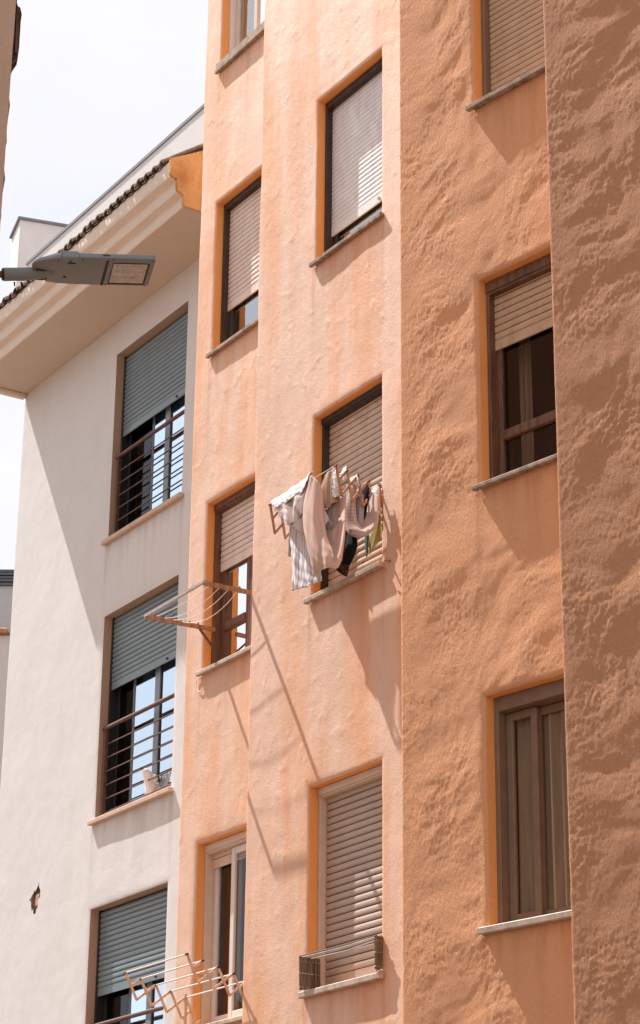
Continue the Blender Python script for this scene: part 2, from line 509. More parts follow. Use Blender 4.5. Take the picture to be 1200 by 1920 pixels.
def wall_sheet(name, fr, base_w, u_far, u_near, side_depth, zr, zfull, holes, disp, step, mats, parent, rad=0.025, reveal=0.2, hole_lip=0.010, u_fine=None, wobble=1.0):
    """one rendered wall: far side face, rounded corner, front with window openings and their reveals.
    holes: (u0, u1, z0, z1); disp(s, z) -> metres along the normal"""
    prof = []                                      # (u, w, nu, nw, s, front)
    for k in range(9 if side_depth > 0 else 0):
        w = -side_depth + (side_depth - rad) * k / 9
        prof.append((u_far, base_w + w, 1.0, 0.0, w - rad, 0))
    if side_depth > 0:
        for k in range(6):
            a = math.pi / 2 * k / 6
            prof.append((u_far - rad + rad * math.cos(a), base_w - rad + rad * math.sin(a), math.cos(a), math.sin(a), -rad + rad * k / 6 * 1.5, 0))
        ub = u_far - rad
    else:
        ub = u_far
    us = sorted({ub, u_near} | {x for h in holes for x in h[:2]} | ({u_fine} if u_fine else set()), reverse=True)
    neg = [-x for x in us]
    st = [min(step, 0.008) if any(abs(-a - h[1]) < 1e-6 and abs(-b - h[0]) < 1e-6 and h[1] - h[0] < 0.4 for h in holes) else step if (u_fine is None or b <= -u_fine + 1e-6) else 0.25 for a, b in zip(neg[:-1], neg[1:])]
    ul = [-x for x in lines(neg, st)]
    for u in ul: prof.append((u, base_w, 0.0, 1.0, ub - u + 0.02, 1))
    zb = sorted({zfull[0], zr[0], zr[1], zfull[1]} | {z for h in holes for z in h[2:]})
    zst = [(min(step, 0.008) if b - a < 0.4 else step) if (a >= zr[0] - 1e-6 and b <= zr[1] + 1e-6) else 0.3 for a, b in zip(zb[:-1], zb[1:])]
    zl = lines(zb, zst)
    P = np.array(prof); Z = np.array(zl)
    ns_, nz = len(P), len(Z)
    uu = np.repeat(P[:, 0][:, None], nz, 1); ww = np.repeat(P[:, 1][:, None], nz, 1)
    nu = np.repeat(P[:, 2][:, None], nz, 1); nw = np.repeat(P[:, 3][:, None], nz, 1)
    ss = np.repeat(P[:, 4][:, None], nz, 1); zz = np.repeat(Z[None, :], ns_, 0)
    front = np.repeat(P[:, 5][:, None], nz, 1) > 0
    d = disp(ss, zz)
    for (u0, u1, z0, z1) in holes:
        if u1 - u0 < 0.4: continue
        wob = 0.006 * perlin(uu * 9, zz * 9, 40)
        dist = np.maximum(np.maximum(u0 - uu, uu - u1), np.maximum(z0 - zz, zz - z1)) + wob
        dist = np.maximum(dist, 0)
        d = np.where(front, d * (0.30 + 0.70 * np.clip(dist / 0.06, 0, 1)) - hole_lip * np.exp(-dist / 0.012), d)
    stain = np.zeros_like(uu)
    for q, (u0, u1, z0, z1) in enumerate(holes):
        if u1 - u0 < 0.4: continue
        below = z0 - 0.03 - zz
        inside = np.clip((uu - (u0 - 0.07)) / 0.03, 0, 1) * np.clip(((u1 + 0.07) - uu) / 0.03, 0, 1)
        runl = 0.05 + 0.42 * np.clip(perlin(uu * 11, uu * 0 + q * 3.1, 51) + 0.25, 0, 1) ** 1.5
        ends = 0.35 * (np.exp(-((uu - u0 + 0.03) / 0.03) ** 2) + np.exp(-((uu - u1 - 0.03) / 0.03) ** 2))
        stain = np.maximum(stain, np.where((below > 0) & front, inside * np.exp(-below / (runl + ends)) * (0.75 + 0.6 * perlin(uu * 40, zz * 5, 55)), 0))
        top = zz - z1
        stain = np.maximum(stain, np.where((top > 0) & (top < 0.5) & front, 0.25 * inside * np.exp(-top / 0.05), 0))
        near = np.maximum(np.maximum(u0 - uu, uu - u1), np.maximum(z0 - zz, zz - z1))
        k_ = np.where(front, np.exp(-np.abs(near) / 0.03), 0)
        uu = uu + k_ * (0.006 * perlin(zz * 7, uu * 2, 61 + q) + 0.003 * perlin(zz * 26, uu * 8, 63 + q)) * wobble
        zz = zz + k_ * (0.006 * perlin(uu * 7, zz * 2, 71 + q) + 0.003 * perlin(uu * 26, zz * 8, 73 + q)) * wobble
    uu = uu + nu * d; ww = ww + nw * d
    o_, u_, n_ = np.array(fr.o), np.array(fr.u), np.array(fr.n)
    co = o_[None, None] + uu[..., None] * u_ + ww[..., None] * n_ + zz[..., None] * np.array([0, 0, 1.0])
    co = co.reshape(-1, 3)
    i, j = np.meshgrid(np.arange(ns_ - 1), np.arange(nz - 1), indexing='ij')
    cu = np.array([(P[k, 0] + P[k + 1, 0]) / 2 for k in range(ns_ - 1)])[:, None] + 0 * j
    fm = np.array([P[k, 5] * P[k + 1, 5] for k in range(ns_ - 1)])[:, None] + 0 * j
    cz = ((Z[:-1] + Z[1:]) / 2)[None, :] + 0 * i
    keep = np.ones_like(cu, bool)
    for (u0, u1, z0, z1) in holes:
        if u1 - u0 < 0.4:                          # a broken spot: ragged outline, no reveal
            ra, rb = (cu - (u0 + u1) / 2) / ((u1 - u0) / 2), (cz - (z0 + z1) / 2) / ((z1 - z0) / 2)
            th_ = np.arctan2(rb, ra)
            lim = 0.92 + 0.16 * np.sin(3 * th_ + 0.7) + 0.10 * np.sin(7 * th_) + 0.05 * np.sin(13 * th_)
            keep &= ~((fm > 0) & (np.hypot(ra + 0.25 * rb, rb) < lim))
            continue
        keep &= ~((fm > 0) & (cu > u0) & (cu < u1) & (cz > z0) & (cz < z1))
    a = i * nz + j; b = (i + 1) * nz + j; c = (i + 1) * nz + j + 1; e = i * nz + j + 1
    quads = np.stack([a, b, c, e], -1)[keep]
    mi = np.zeros(len(quads), int)
    # reveals
    ev, ef = [], []
    base = len(co)
    for (u0, u1, z0, z1) in holes:
        if u1 - u0 < 0.4: continue
        iu = [k for k in range(ns_) if P[k, 5] > 0 and u0 - 1e-6 <= P[k, 0] <= u1 + 1e-6]
        jz = [k for k in range(nz) if z0 - 1e-6 <= Z[k] <= z1 + 1e-6]
        loop = [(iu[0], q) for q in jz] + [(q, jz[-1]) for q in iu[1:]] + [(iu[-1], q) for q in jz[-2::-1]] + [(q, jz[0]) for q in iu[-2:0:-1]]
        k0 = base + len(ev); n = len(loop)
        for (q, w_) in loop: ev.append(co[q * nz + w_])
        for (q, w_) in loop:
            ev.append(o_ + P[q, 0] * u_ + (base_w - reveal) * n_ + np.array([0, 0, Z[w_]]))
        for k in range(n):
            k2 = (k + 1) % n
            ef.append((k0 + k, k0 + k2, k0 + n + k2, k0 + n + k))
    if ev:
        co = np.concatenate([co, np.array(ev)])
        quads = np.concatenate([quads, np.array(ef)])
        mi = np.concatenate([mi, np.ones(len(ef), int)])
    me = bpy.data.meshes.new(name)
    nq = len(quads)
    me.vertices.add(len(co)); me.vertices.foreach_set('co', co.astype(np.float32).ravel())
    me.loops.add(nq * 4); me.loops.foreach_set('vertex_index', quads.astype(np.int32).ravel())
    me.polygons.add(nq)
    me.polygons.foreach_set('loop_start', np.arange(0, nq * 4, 4, dtype=np.int32))
    o = link(name, me, parent, mats)
    me.polygons.foreach_set('material_index', mi.astype(np.int32))
    me.polygons.foreach_set('use_smooth', np.ones(nq, bool))
    at_ = me.attributes.new('stain', 'FLOAT', 'POINT')
    sv_ = np.zeros(len(co), np.float32); sv_[:stain.size] = np.clip(stain, 0, 1).ravel()
    at_.data.foreach_set('value', sv_)
    me.update(calc_edges=True)
    me.validate()
    return o

def sheet(name, grid, mats, parent=None, thick=0.0, smooth=True):
    """smooth surface through a grid of world points, with UVs in metres x 10"""
    nr, nc = len(grid), len(grid[0])
    vs_ = [p for row in grid for p in row]
    fs_ = [(r * nc + c, r * nc + c + 1, (r + 1) * nc + c + 1, (r + 1) * nc + c) for r in range(nr - 1) for c in range(nc - 1)]
    me = bpy.data.meshes.new(name)
    me.from_pydata([tuple(v) for v in vs_], [], fs_)
    me.update()
    lu = [[0] * nc for _ in range(nr)]; lv = [[0] * nc for _ in range(nr)]
    for r in range(nr):
        for c in range(1, nc): lu[r][c] = lu[r][c - 1] + (Vector(grid[r][c]) - Vector(grid[r][c - 1])).length
    for c in range(nc):
        for r in range(1, nr): lv[r][c] = lv[r - 1][c] + (Vector(grid[r][c]) - Vector(grid[r - 1][c])).length
    uvl = me.uv_layers.new(name='UVMap')
    for p in me.polygons:
        for li in p.loop_indices:
            v = me.loops[li].vertex_index
            uvl.data[li].uv = (lu[v // nc][v % nc] * 10, lv[v // nc][v % nc] * 10)
    if smooth: me.polygons.foreach_set('use_smooth', [True] * len(me.polygons))
    o = link(name, me, parent, (mats,) if isinstance(mats, str) else mats)
    if thick:
        md = o.modifiers.new('thickness', 'SOLIDIFY')
        md.thickness = thick
        md.offset = 0
    return o
def crom(p0, p1, p2, p3, t):
    return 0.5 * ((2 * p1) + (-p0 + p2) * t + (2 * p0 - 5 * p1 + 4 * p2 - p3) * t * t + (-p0 + 3 * p1 - 3 * p2 + p3) * t ** 3)
def refine(row, k):
    out_ = []
    n = len(row)
    for i in range(n - 1):
        p0, p1, p2, p3 = row[max(i - 1, 0)], row[i], row[i + 1], row[min(i + 2, n - 1)]
        for q in range(k): out_.append(crom(p0, p1, p2, p3, q / k))
    out_.append(row[-1])
    return out_
def smooth_grid(ctrl, k):
    rows = [refine([Vector(p) for p in r], k) for r in ctrl]
    cols = list(zip(*rows))
    cols = [refine(list(c), k) for c in cols]
    return [list(r) for r in zip(*cols)]

# ------------------------------------------------------------------ setting: the street
g = MB()
g.add([(-300, -300, 0), (300, -300, 0), (300, 600, 0), (-300, 600, 0)], [(0, 1, 2, 3)])
tag(g.build('street', 'pavement'), kind='structure')

# ------------------------------------------------------------------ orange apartment building
apt = empty('apartment_building', (1.5, 13.5, 0), 'tall orange rendered apartment building with stepped bays and roller shutter windows', 'building')
ZR = (3.3, 14.9)
ZF = (0.0, 16.8)
def d_soft(k):
    def f(s, z):
        nick = np.clip(fbm(s * 6 + z * 2.4, z * 6 - s * 2.4, k + 13, 3) - 0.30, 0, 1)
        return (0.009 * fbm(s * 0.9 + z * 0.2, z * 0.8, k, 2) + 0.0022 * fbm(s * 3.2 + z * 1.1, z * 3.4 - s * 1.0, k + 5, 3, 0.6)
                + 0.0007 * fbm(s * 20, z * 20, k + 9, 2, 0.6) * (0.4 + np.clip(2 * perlin(s * 1.6, z * 1.6, k + 15), 0, 1.4)) + 0.006 * nick)
    return f
def d_lumpy(k, amp):
    def f(s, z):
        wx = 0.25 * perlin(s * 1.3, z * 1.3, k + 30)
        a = s * 0.93 + z * 0.37 + wx                      # lumps lie along trowel strokes that climb to the right
        b = z * 0.93 - s * 0.37 - wx
        big = perlin(a * 1.5, b * 2.1, k) + 0.55 * perlin(a * 3.3, b * 4.4, k + 3) + 0.22 * perlin(a * 7.5, b * 9, k + 5)
        med = fbm(a * 11, b * 13, k + 11, 3, 0.6)
        fine = fbm(s * 42 + z * 3, z * 22, k + 17, 2, 0.8)
        mask = np.clip(0.5 + 1.7 * perlin(s * 1.9, z * 1.9, k + 23), 0.10, 1.1)
        crack = np.clip(0.05 - np.abs(perlin(a * 1.4 + 3, b * 1.9, k + 29)), 0, 1)      # laps where one trowel load meets the next
        edge = np.clip((np.abs(s) - 0.02) / 0.28, 0.12, 1)
        stroke = 0.22 - np.abs(perlin(a * 5.0 + 7, b * 8.5, k + 37)) + 0.5 * (0.2 - np.abs(perlin(a * 11 + 3, b * 15, k + 41)))
        return amp * (0.036 * big * edge + 0.0055 * stroke * np.clip(0.4 + 1.6 * perlin(s * 1.5 + 9, z * 1.5, k + 43), 0.1, 1.1) + 0.0075 * med * mask + 0.0038 * fine * (0.35 + mask) - 0.05 * crack * np.clip(perlin(s * 1.2, z * 1.2, k + 31) + 0.1, 0, 1))
    return f
UA0, UA1 = 3.21, 2.24
WIN_A = [(UA1, UA0, 13.335, 14.89), (UA1, UA0, 10.355, 11.90), (UA1, UA0, 7.36, 8.905), (UA1, UA0, 4.36, 5.87)]
WIN_B = [(0.235, 1.205, 10.35, 11.895), (0.235, 1.205, 7.405, 8.95), (0.235, 1.205, 4.365, 5.90)]
WIN_C = [(-2.41, -1.445, 10.31, 11.86), (-2.41, -1.445, 7.345, 8.905), (-2.41, -1.445, 4.36, 5.875)]
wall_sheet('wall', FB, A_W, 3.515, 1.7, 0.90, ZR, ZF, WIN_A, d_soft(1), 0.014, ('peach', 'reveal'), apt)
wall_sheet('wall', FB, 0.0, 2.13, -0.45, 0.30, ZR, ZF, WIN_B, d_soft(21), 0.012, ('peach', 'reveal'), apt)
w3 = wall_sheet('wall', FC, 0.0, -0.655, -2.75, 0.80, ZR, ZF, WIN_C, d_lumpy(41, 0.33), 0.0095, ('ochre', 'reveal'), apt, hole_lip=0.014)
w4 = wall_sheet('wall', FD, 0.0, 0.0, -4.0, 0.45, ZR, ZF, [], d_lumpy(61, 0.44), 0.0095, ('shaded', 'reveal'), apt, u_fine=-1.45)
w3['label'] = 'ochre wall bay with lumpy trowelled render'
w4['label'] = 'brownish nearest wall bay with the roughest render'
rf = MB()
plan = [FB.p(3.5, A_W - 0.02, 0), FB.p(2.4, A_W - 0.02, 0), FB.p(2.4, -0.03, 0), FB.p(-0.3, -0.03, 0), FC.p(-0.68, -0.03, 0), FC.p(-2.1, -0.03, 0), FD.p(-0.03, -0.05, 0), FD.p(-4.0, -0.05, 0), FD.p(-4.0, -8, 0), FB.p(3.5, -8, 0)]
zt0, zt1 = 16.75, 17.0
n = len(plan)
rf.add([(p.x, p.y, zt0) for p in plan] + [(p.x, p.y, zt1) for p in plan], [tuple(range(n))[::-1], tuple(range(n, 2 * n))] + [(i, (i + 1) % n, n + (i + 1) % n, n + i) for i in range(n)])
rf.build('roof', 'coping', apt)
rw = MB()
for a, b in ((plan[7], plan[8]), (plan[8], plan[9]), (plan[9], plan[0])):
    rw.add([(a.x, a.y, 0), (b.x, b.y, 0), (b.x, b.y, 16.74), (a.x, a.y, 16.74)], [(0, 1, 2, 3)])
rw.build('rear_wall', 'house_brown', apt)

def shutter(fr, w, u0, u1, zb, zt, pitch, mats, parent, gap=0.13, bulge=0.004, groove=0.006):
    """roller shutter: a stack of bulged slats with a recessed joint over each, and a deeper bottom bar"""
    mb = MB()
    rows = [(zb, w - 0.010, 0), (zb, w + 0.003, 0), (zb + 0.075, w + 0.003, 0)]
    z = zb + 0.075
    while z < zt:
        gz = pitch * gap
        rows += [(z + 0.0005, w - groove, 1), (z + gz, w - groove, 1), (z + gz + 0.0005, w - 0.001, 0), (z + gz + pitch * 0.2, w + bulge * 0.8, 0),
                 (z + gz + pitch * 0.45, w + bulge, 0), (z + gz + pitch * 0.70, w + bulge * 0.7, 0), (z + pitch, w - 0.001, 0)]
        z += pitch
    vs_ = []
    for (zz, ww, _) in rows: vs_ += [fr.p(u0, ww, zz), fr.p(u1, ww, zz)]
    for i in range(len(rows) - 1):
        mi = 1 if rows[i][2] and rows[i + 1][2] else 0
        mb.m.append(mi)
        k = i * 2
        mb.f.append((k, k + 1, k + 3, k + 2))
    mb.v = [tuple(v) for v in vs_]
    # end stop screw on the bottom bar
    uc = u0 + (u1 - u0) * 0.22
    mb.box(fr, uc - 0.012, uc + 0.012, w + 0.003, w + 0.016, zb + 0.022, zb + 0.038, 1)
    return mb.build('shutter', mats, parent, smooth=True, angle=25)

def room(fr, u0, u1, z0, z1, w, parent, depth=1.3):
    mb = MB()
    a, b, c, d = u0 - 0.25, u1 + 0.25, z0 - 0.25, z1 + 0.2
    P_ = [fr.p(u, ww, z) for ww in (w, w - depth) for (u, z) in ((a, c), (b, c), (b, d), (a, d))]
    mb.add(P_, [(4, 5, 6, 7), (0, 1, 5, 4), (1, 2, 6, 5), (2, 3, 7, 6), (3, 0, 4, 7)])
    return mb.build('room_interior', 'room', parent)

def curtain(fr, u0, u1, z0, z1, w, mat, parent, waves=7, amp=0.02, seed=0):
    gr = []
    n = 64
    for r in range(9):
        z = z1 + (z0 - z1) * r / 8
        row = []
        for c in range(n + 1):
            x = c / n
            f = amp * math.sin(x * waves * 6.283 + seed + 0.25 * math.sin(r * 0.6 + x * 5)) * (0.6 + 0.4 * r / 8) + amp * 0.4 * math.sin(x * waves * 13.1 + seed * 2)
            row.append(fr.p(u0 + (u1 - u0) * x, w + f, z))
        gr.append(row)
    return sheet('curtain', gr, mat, parent)

def sill(fr, w, u0, u1, zt, mats, parent, proud=0.04, th=0.03, ov=0.045, ledge=False):
    mb = MB()
    mb.box(fr, u0 - ov, u1 + ov, w + 0.004, w + proud, zt - th, zt + 0.002, 0, 0.005)
    mb.box(fr, u0 + 0.004, u1 - 0.004, w - 0.19, w + 0.003, zt - th, zt - 0.002, 0)
    if ledge:
        mb.box(fr, u0 - 0.01, u1 + ov, w + 0.004, w + 0.028, zt + 0.003, zt + 0.075, 0, 0.006)
    return mb.build('sill', mats, parent)

def window(bld, fr, w, hole, o):
    """frame = the window part; shutter, sash, pane, sill, curtain are its sub-parts"""
    u0, u1, z0, z1 = hole
    dF, dS = o.get('dF', 0.08), o.get('dS', 0.14)
    fw, fh = o.get('fw', 0.035), o.get('fh', 0.06)
    f = MB()
    f.box(fr, u1 - fw, u1 - 0.002, w - 0.21, w - dF, z0 + 0.001, z1 - 0.002, 0, 0.004)
    f.box(fr, u0 + 0.002, u0 + fw, w - 0.21, w - dF, z0 + 0.001, z1 - 0.002, 0, 0.004)
    f.box(fr, u0 + fw + 0.001, u1 - fw - 0.001, w - 0.21, w - dF - o.get('fset', 0.0), z1 - fh, z1 - 0.002, 0, 0.004)
    if o.get('lip'):                     # a proud head board of the shutter box
        f.box(fr, u0 + 0.004, u1 - 0.004, w - dF + 0.002, w - dF + 0.010, z1 - fh * 0.8, z1 - 0.004, 0, 0.004)
    f.box(fr, u0 + fw + 0.001, u1 - fw - 0.001, w - 0.21, w - o.get('dB', 0.15), z0 + 0.001, z0 + o.get('bh', 0.035), 0, 0.003)
    win = f.build('window', o['frame'], bld)
    if o.get('label'): win['label'] = o['label']
    a, b = u0 + fw + 0.002, u1 - fw - 0.002
    zsb = o.get('sh_bottom', z0 + 0.04)
    if o.get('shutter'):
        shutter(fr, w - dS, a, b, zsb, z1 - fh - 0.002, o.get('pitch', 0.054), o['shutter'], win, o.get('gap', 0.13), o.get('bulge', 0.004), o.get('groove', 0.006))
    if o.get('shutter') is None or zsb > z0 + 0.1:
        zt = z1 - fh - 0.004
        dP = dS + 0.014
        st = o.get('style', 'casement')
        sm = o.get('sash', o['frame'])
        sw = o.get('sw', 0.055)
        def one(ua, ub, za, zb_, d, sw=sw, tr=None, mat=None):
            m = MB()
            m.box(fr, ua, ua + sw, w - d - 0.035, w - d, za, zb_, 0, 0.004)
            m.box(fr, ub - sw, ub, w - d - 0.035, w - d, za, zb_, 0, 0.004)
            m.box(fr, ua + sw + 0.0005, ub - sw - 0.0005, w - d - 0.034, w - d - 0.001, za, za + sw, 0, 0.004)
            m.box(fr, ua + sw + 0.0005, ub - sw - 0.0005, w - d - 0.034, w - d - 0.001, zb_ - sw, zb_, 0, 0.004)
            if tr: m.box(fr, ua + sw + 0.0005, ub - sw - 0.0005, w - d - 0.034, w - d + 0.012, tr - 0.035, tr + 0.035, 0, 0.006)
            s_ = m.build('sash', mat or sm, win)
            p = MB()
            p.add([fr.p(ua + sw - 0.004, w - d - 0.02, za + sw - 0.004), fr.p(ub - sw + 0.004, w - d - 0.02, za + sw - 0.004),
                   fr.p(ub - sw + 0.004, w - d - 0.02, zb_ - sw + 0.004), fr.p(ua + sw - 0.004, w - d - 0.02, zb_ - sw + 0.004)], [(0, 1, 2, 3)])
            p.build('pane', o.get('pane', 'glass_mid'), win)
        if st == 'casement':
            mu = o.get('mull')
            zl = z0 + 0.04
            if mu:
                one(mu + 0.002, b, zl, zt, dP, tr=o.get('tr'))
                one(a, mu - 0.002, zl, zt, dP, tr=o.get('tr'))
            else:
                one(a, b, zl, zt, dP, tr=o.get('tr'))
        else:
            mid = (a + b) / 2 + o.get('shift', 0.0)
            zl = z0 + 0.04
            one(mid - 0.03, b, zl, zt, dP)
            one(a, mid + 0.03, zl, zt, dP + 0.04 if o.get('near_back') else dP - 0.037)
        for cu in o.get('curtains', []):
            curtain(fr, cu[0], cu[1], z0 + 0.02, z1 - fh - 0.01, w - dP - o.get('cw', 0.12), cu[2], win, cu[3], 0.02, cu[0] * 9)
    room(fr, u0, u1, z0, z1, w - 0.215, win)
    if 'sill' in o: sill(fr, w, u0, u1, z0, o['sill'], win, o.get('proud', 0.04), o.get('th', 0.035), ledge=o.get('ledge', False))
    return win

DK = dict(frame='wood_dark', sill='stone', fw=0.024, fh=0.06)
window(apt, FB, A_W, WIN_A[0], dict(frame='alu_white', style='slide', sash='alu_beige', sill='stone', pane='glass_mid', dS=0.11, sw=0.06, ledge=True, fw=0.05, curtains=[(UA1 + .05, UA0 - .3, 'curtain_white', 6)],
       label='beige aluminium sliding window over a double stone sill'))
window(apt, FB, A_W, WIN_A[1], dict(DK, shutter=('sh_pink', 'joint'), pitch=0.049, sh_bottom=10.81, tr=None, pane='glass_mid', label='dark framed window with its pink shutter nearly closed'))
window(apt, FB, A_W, WIN_A[2], dict(frame='wood_brown', sill='sill_pale', fw=0.026, fh=0.075, lip=True, shutter=('sh_pink', 'joint'), pitch=0.054, sh_bottom=8.285, tr=7.77, pane='glass_mid', mull=2.70, sw=0.06,
       curtains=[(2.7, 3.15, 'curtain', 5)], label='brown wooden window with its pink shutter half open'))
window(apt, FB, A_W, WIN_A[3], dict(frame='alu_beige', sill='sill_pale', fw=0.034, fh=0.08, lip=True, shutter=('sh_tan', 'joint'), pitch=0.054, sh_bottom=5.67, style='slide', sash='alu_white', near_back=False, pane='glass_low', sw=0.06,
       shift=0.08, curtains=[(2.78, 3.17, 'curtain_red', 4), (2.25, 2.6, 'curtain', 4)], label='beige sliding window with dark red curtain'))
window(apt, FB, 0.0, WIN_B[0], dict(DK, shutter=('sh_lilac', 'joint_grey'), pitch=0.0435, gap=0.10, groove=0.0022, bulge=0.002, sh_bottom=10.62, pane='glass_mid', label='dark framed window with its lilac grey shutter nearly closed'))
window(apt, FB, 0.0, WIN_B[1], dict(frame='wood_dark', sill='sill_pale', fw=0.026, fh=0.06, lip=True, shutter=('sh_tan', 'joint'), pitch=0.054, th=0.038, proud=0.05, label='shuttered window behind the drying laundry'))
window(apt, FB, 0.0, WIN_B[2], dict(frame='alu_beige', sill='sill_pale', fw=0.034, fh=0.075, lip=True, shutter=('sh_tan_shade', 'joint'), pitch=0.054, bulge=0.007, th=0.042, proud=0.05, label='beige framed window with closed tan shutter behind a folded rack'))
window(apt, FC, 0.0, WIN_C[0], dict(frame='alu_brown', sill='stone', fw=0.04, fh=0.08, dF=0.085, shutter=('sh_ochre', 'joint'), pitch=0.049, proud=0.05, label='window with closed tan shutter at the top'))
window(apt, FC, 0.0, WIN_C[1], dict(frame='wood_brown', sill='stone', fw=0.03, fh=0.10, dF=0.085, lip=True, shutter=('sh_ochre', 'joint'), pitch=0.054, sh_bottom=8.39, tr=7.74, pane='glass_low', sw=0.042, proud=0.05, th=0.028,
       curtains=[(-1.58, -1.47, 'curtain', 2), (-2.36, -2.14, 'curtain', 3)], cw=0.22, label='brown wooden window with half raised tan shutter and dark room behind'))
window(apt, FC, 0.0, WIN_C[2], dict(frame='alu_brown', sill='sill_pale', cw=0.075, fw=0.04, fh=0.10, dF=0.085, lip=False, shutter=None, style='slide', pane='glass_low', sw=0.055, proud=0.05, th=0.04, shift=0.2, near_back=True,
       curtains=[(-2.38, -1.5, 'curtain', 9)], label='bronze sliding window with beige net curtain'))

# ------------------------------------------------------------------ pale building with the tiled eave
wht = empty('white_building', tuple(FB.p(6, -3, 0)), 'pale grey rendered building with a deep moulded eave, brown railings and blue grey shutters', 'building')
WIN_W = [(5.065, 6.60, 9.78, 11.885), (5.065, 6.60, 6.85, 8.955), (5.065, 6.60, 3.93, 5.975)]
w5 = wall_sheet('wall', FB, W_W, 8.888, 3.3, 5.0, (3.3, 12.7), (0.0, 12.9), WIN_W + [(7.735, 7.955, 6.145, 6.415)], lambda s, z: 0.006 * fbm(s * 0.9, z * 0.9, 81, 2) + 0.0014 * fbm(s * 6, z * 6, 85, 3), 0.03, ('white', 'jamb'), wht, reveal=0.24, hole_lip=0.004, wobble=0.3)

def white_window(hole, zsb, label, pane_split):
    u0, u1, z0, z1 = hole
    f = MB()
    w = W_W
    fw = 0.028
    f.box(FB, u1 - fw, u1 - 0.002, w - 0.26, w - 0.092, z0 + 0.002, z1 - 0.002, 0, 0.004)
    f.box(FB, u0 + 0.002, u0 + fw, w - 0.26, w - 0.092, z0 + 0.002, z1 - 0.002, 0, 0.004)
    f.box(FB, u0 + fw + 0.001, u1 - fw - 0.001, w - 0.26, w - 0.12, z1 - 0.05, z1 - 0.002, 0, 0.004)
    win = f.build('window', 'alu_dark', wht)
    win['label'] = label
    shutter(FB, w - 0.108, u0 + fw + 0.002, u1 - fw - 0.002, zsb, z1 - 0.052, 0.052, ('sh_grey', 'joint_dim'), win, 0.10, 0.007, 0.004)
    d = 0.165
    a, b = u0 + fw + 0.001, u1 - fw - 0.001
    mids = pane_split
    def sash(ua, ub, d, mat, pane, sl=0.04, sr=0.04):
        m = MB()                                       # sl: stile on the far side, sr: stile on the near side
        zt = z1 - 0.06
        for x0, x1, za, zb_ in ((ua, ua + sr, z0 + 0.01, zt), (ub - sl, ub, z0 + 0.01, zt), (ua + sr + 0.0005, ub - sl - 0.0005, z0 + 0.01, z0 + 0.06), (ua + sr + 0.0005, ub - sl - 0.0005, zt - 0.05, zt)):
            m.box(FB, x0, x1, w - d - 0.022, w - d, za, zb_, 0, 0.003)
        m.build('sash', mat, win)
        p = MB()
        q = [(ua + sr - 0.004, z0 + 0.056), (ub - sl + 0.004, z0 + 0.056), (ub - sl + 0.004, zt - 0.046), (ua + sr - 0.004, zt - 0.046)]
        p.add([FB.p(x, w - d - 0.012, z) for x, z in q], [(0, 1, 2, 3)])
        p.build('pane', pane, win)
    sash(mids[0], b, d + 0.012, 'alu_dark', 'glass_low')
    sash(mids[1] + 0.001, mids[0] - 0.001, d, 'alu_grey', 'glass_sky', 0.008, 0.10)
    sash(a, mids[1] - 0.001, d, 'alu_dark', 'glass_sky', 0.022, 0.03)
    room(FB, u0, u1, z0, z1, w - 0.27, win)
    s = MB()
    s.box(FB, u0 - 0.05, u1 + 0.06, w + 0.004, w + 0.05, z0 - 0.045, z0 + 0.002, 0, 0.006)
    s.box(FB, u0 + 0.004, u1 - 0.004, w - 0.23, w + 0.003, z0 - 0.045, z0 - 0.002)
    s.build('sill', 'sill_peach', win)
    return win
def glass_u(y, *xs): return tuple(uz(x, y, W_W - 0.175)[0] for x in xs)
white_window(WIN_W[0], 10.955, 'window under the eave with blue grey shutter half lowered', glass_u(880, 285, 317))
white_window(WIN_W[1], 8.19, 'window with half lowered shutter and the white dog', glass_u(1350, 250, 299))
white_window(WIN_W[2], 5.15, 'window with lowered shutter behind the open drying rack', glass_u(1890, 243, 285))
def railing(hole, label):
    u0, u1, z0, z1 = hole
    r = empty_part('railing', wht, label)
    w = W_W - 0.055
    h = MB(); h.tube([FB.p(u0 - 0.01, w, z0 + 0.932), FB.p(u1 - 0.012, w, z0 + 0.932)], 0.021, 12)
    hr = h.build('handrail', 'rail', r, smooth=True)
    for k in range(6):
        z = z0 + 0.072 + k * 0.139
        b = MB(); b.tube([FB.p(u0, w - 0.012, z), FB.p(u1 - 0.05, w - 0.012, z)], 0.0075, 8)
        b.build('bar', 'rail', r, smooth=True)
    for uu in (u1 - 0.055, u0 + 0.05):
        b = MB(); b.box(FB, uu - 0.008, uu + 0.008, w - 0.03, w + 0.012, z0 + 0.003, z0 + 0.93, 0, 0.003)
        b.build('post', 'rail', r)
def empty_part(name, parent, label=None):
    o = bpy.data.objects.new(name, None)
    o.empty_display_size = 0.2
    col.objects.link(o)
    o.parent = parent
    o.matrix_parent_inverse = Matrix.Translation(-world_loc(parent))
    if label: o['label'] = label
    return o
for hole, lb in zip(WIN_W, ('railing of the window under the eave', 'railing with the white dog behind it', 'railing behind the open drying rack')):
    railing(hole, lb)

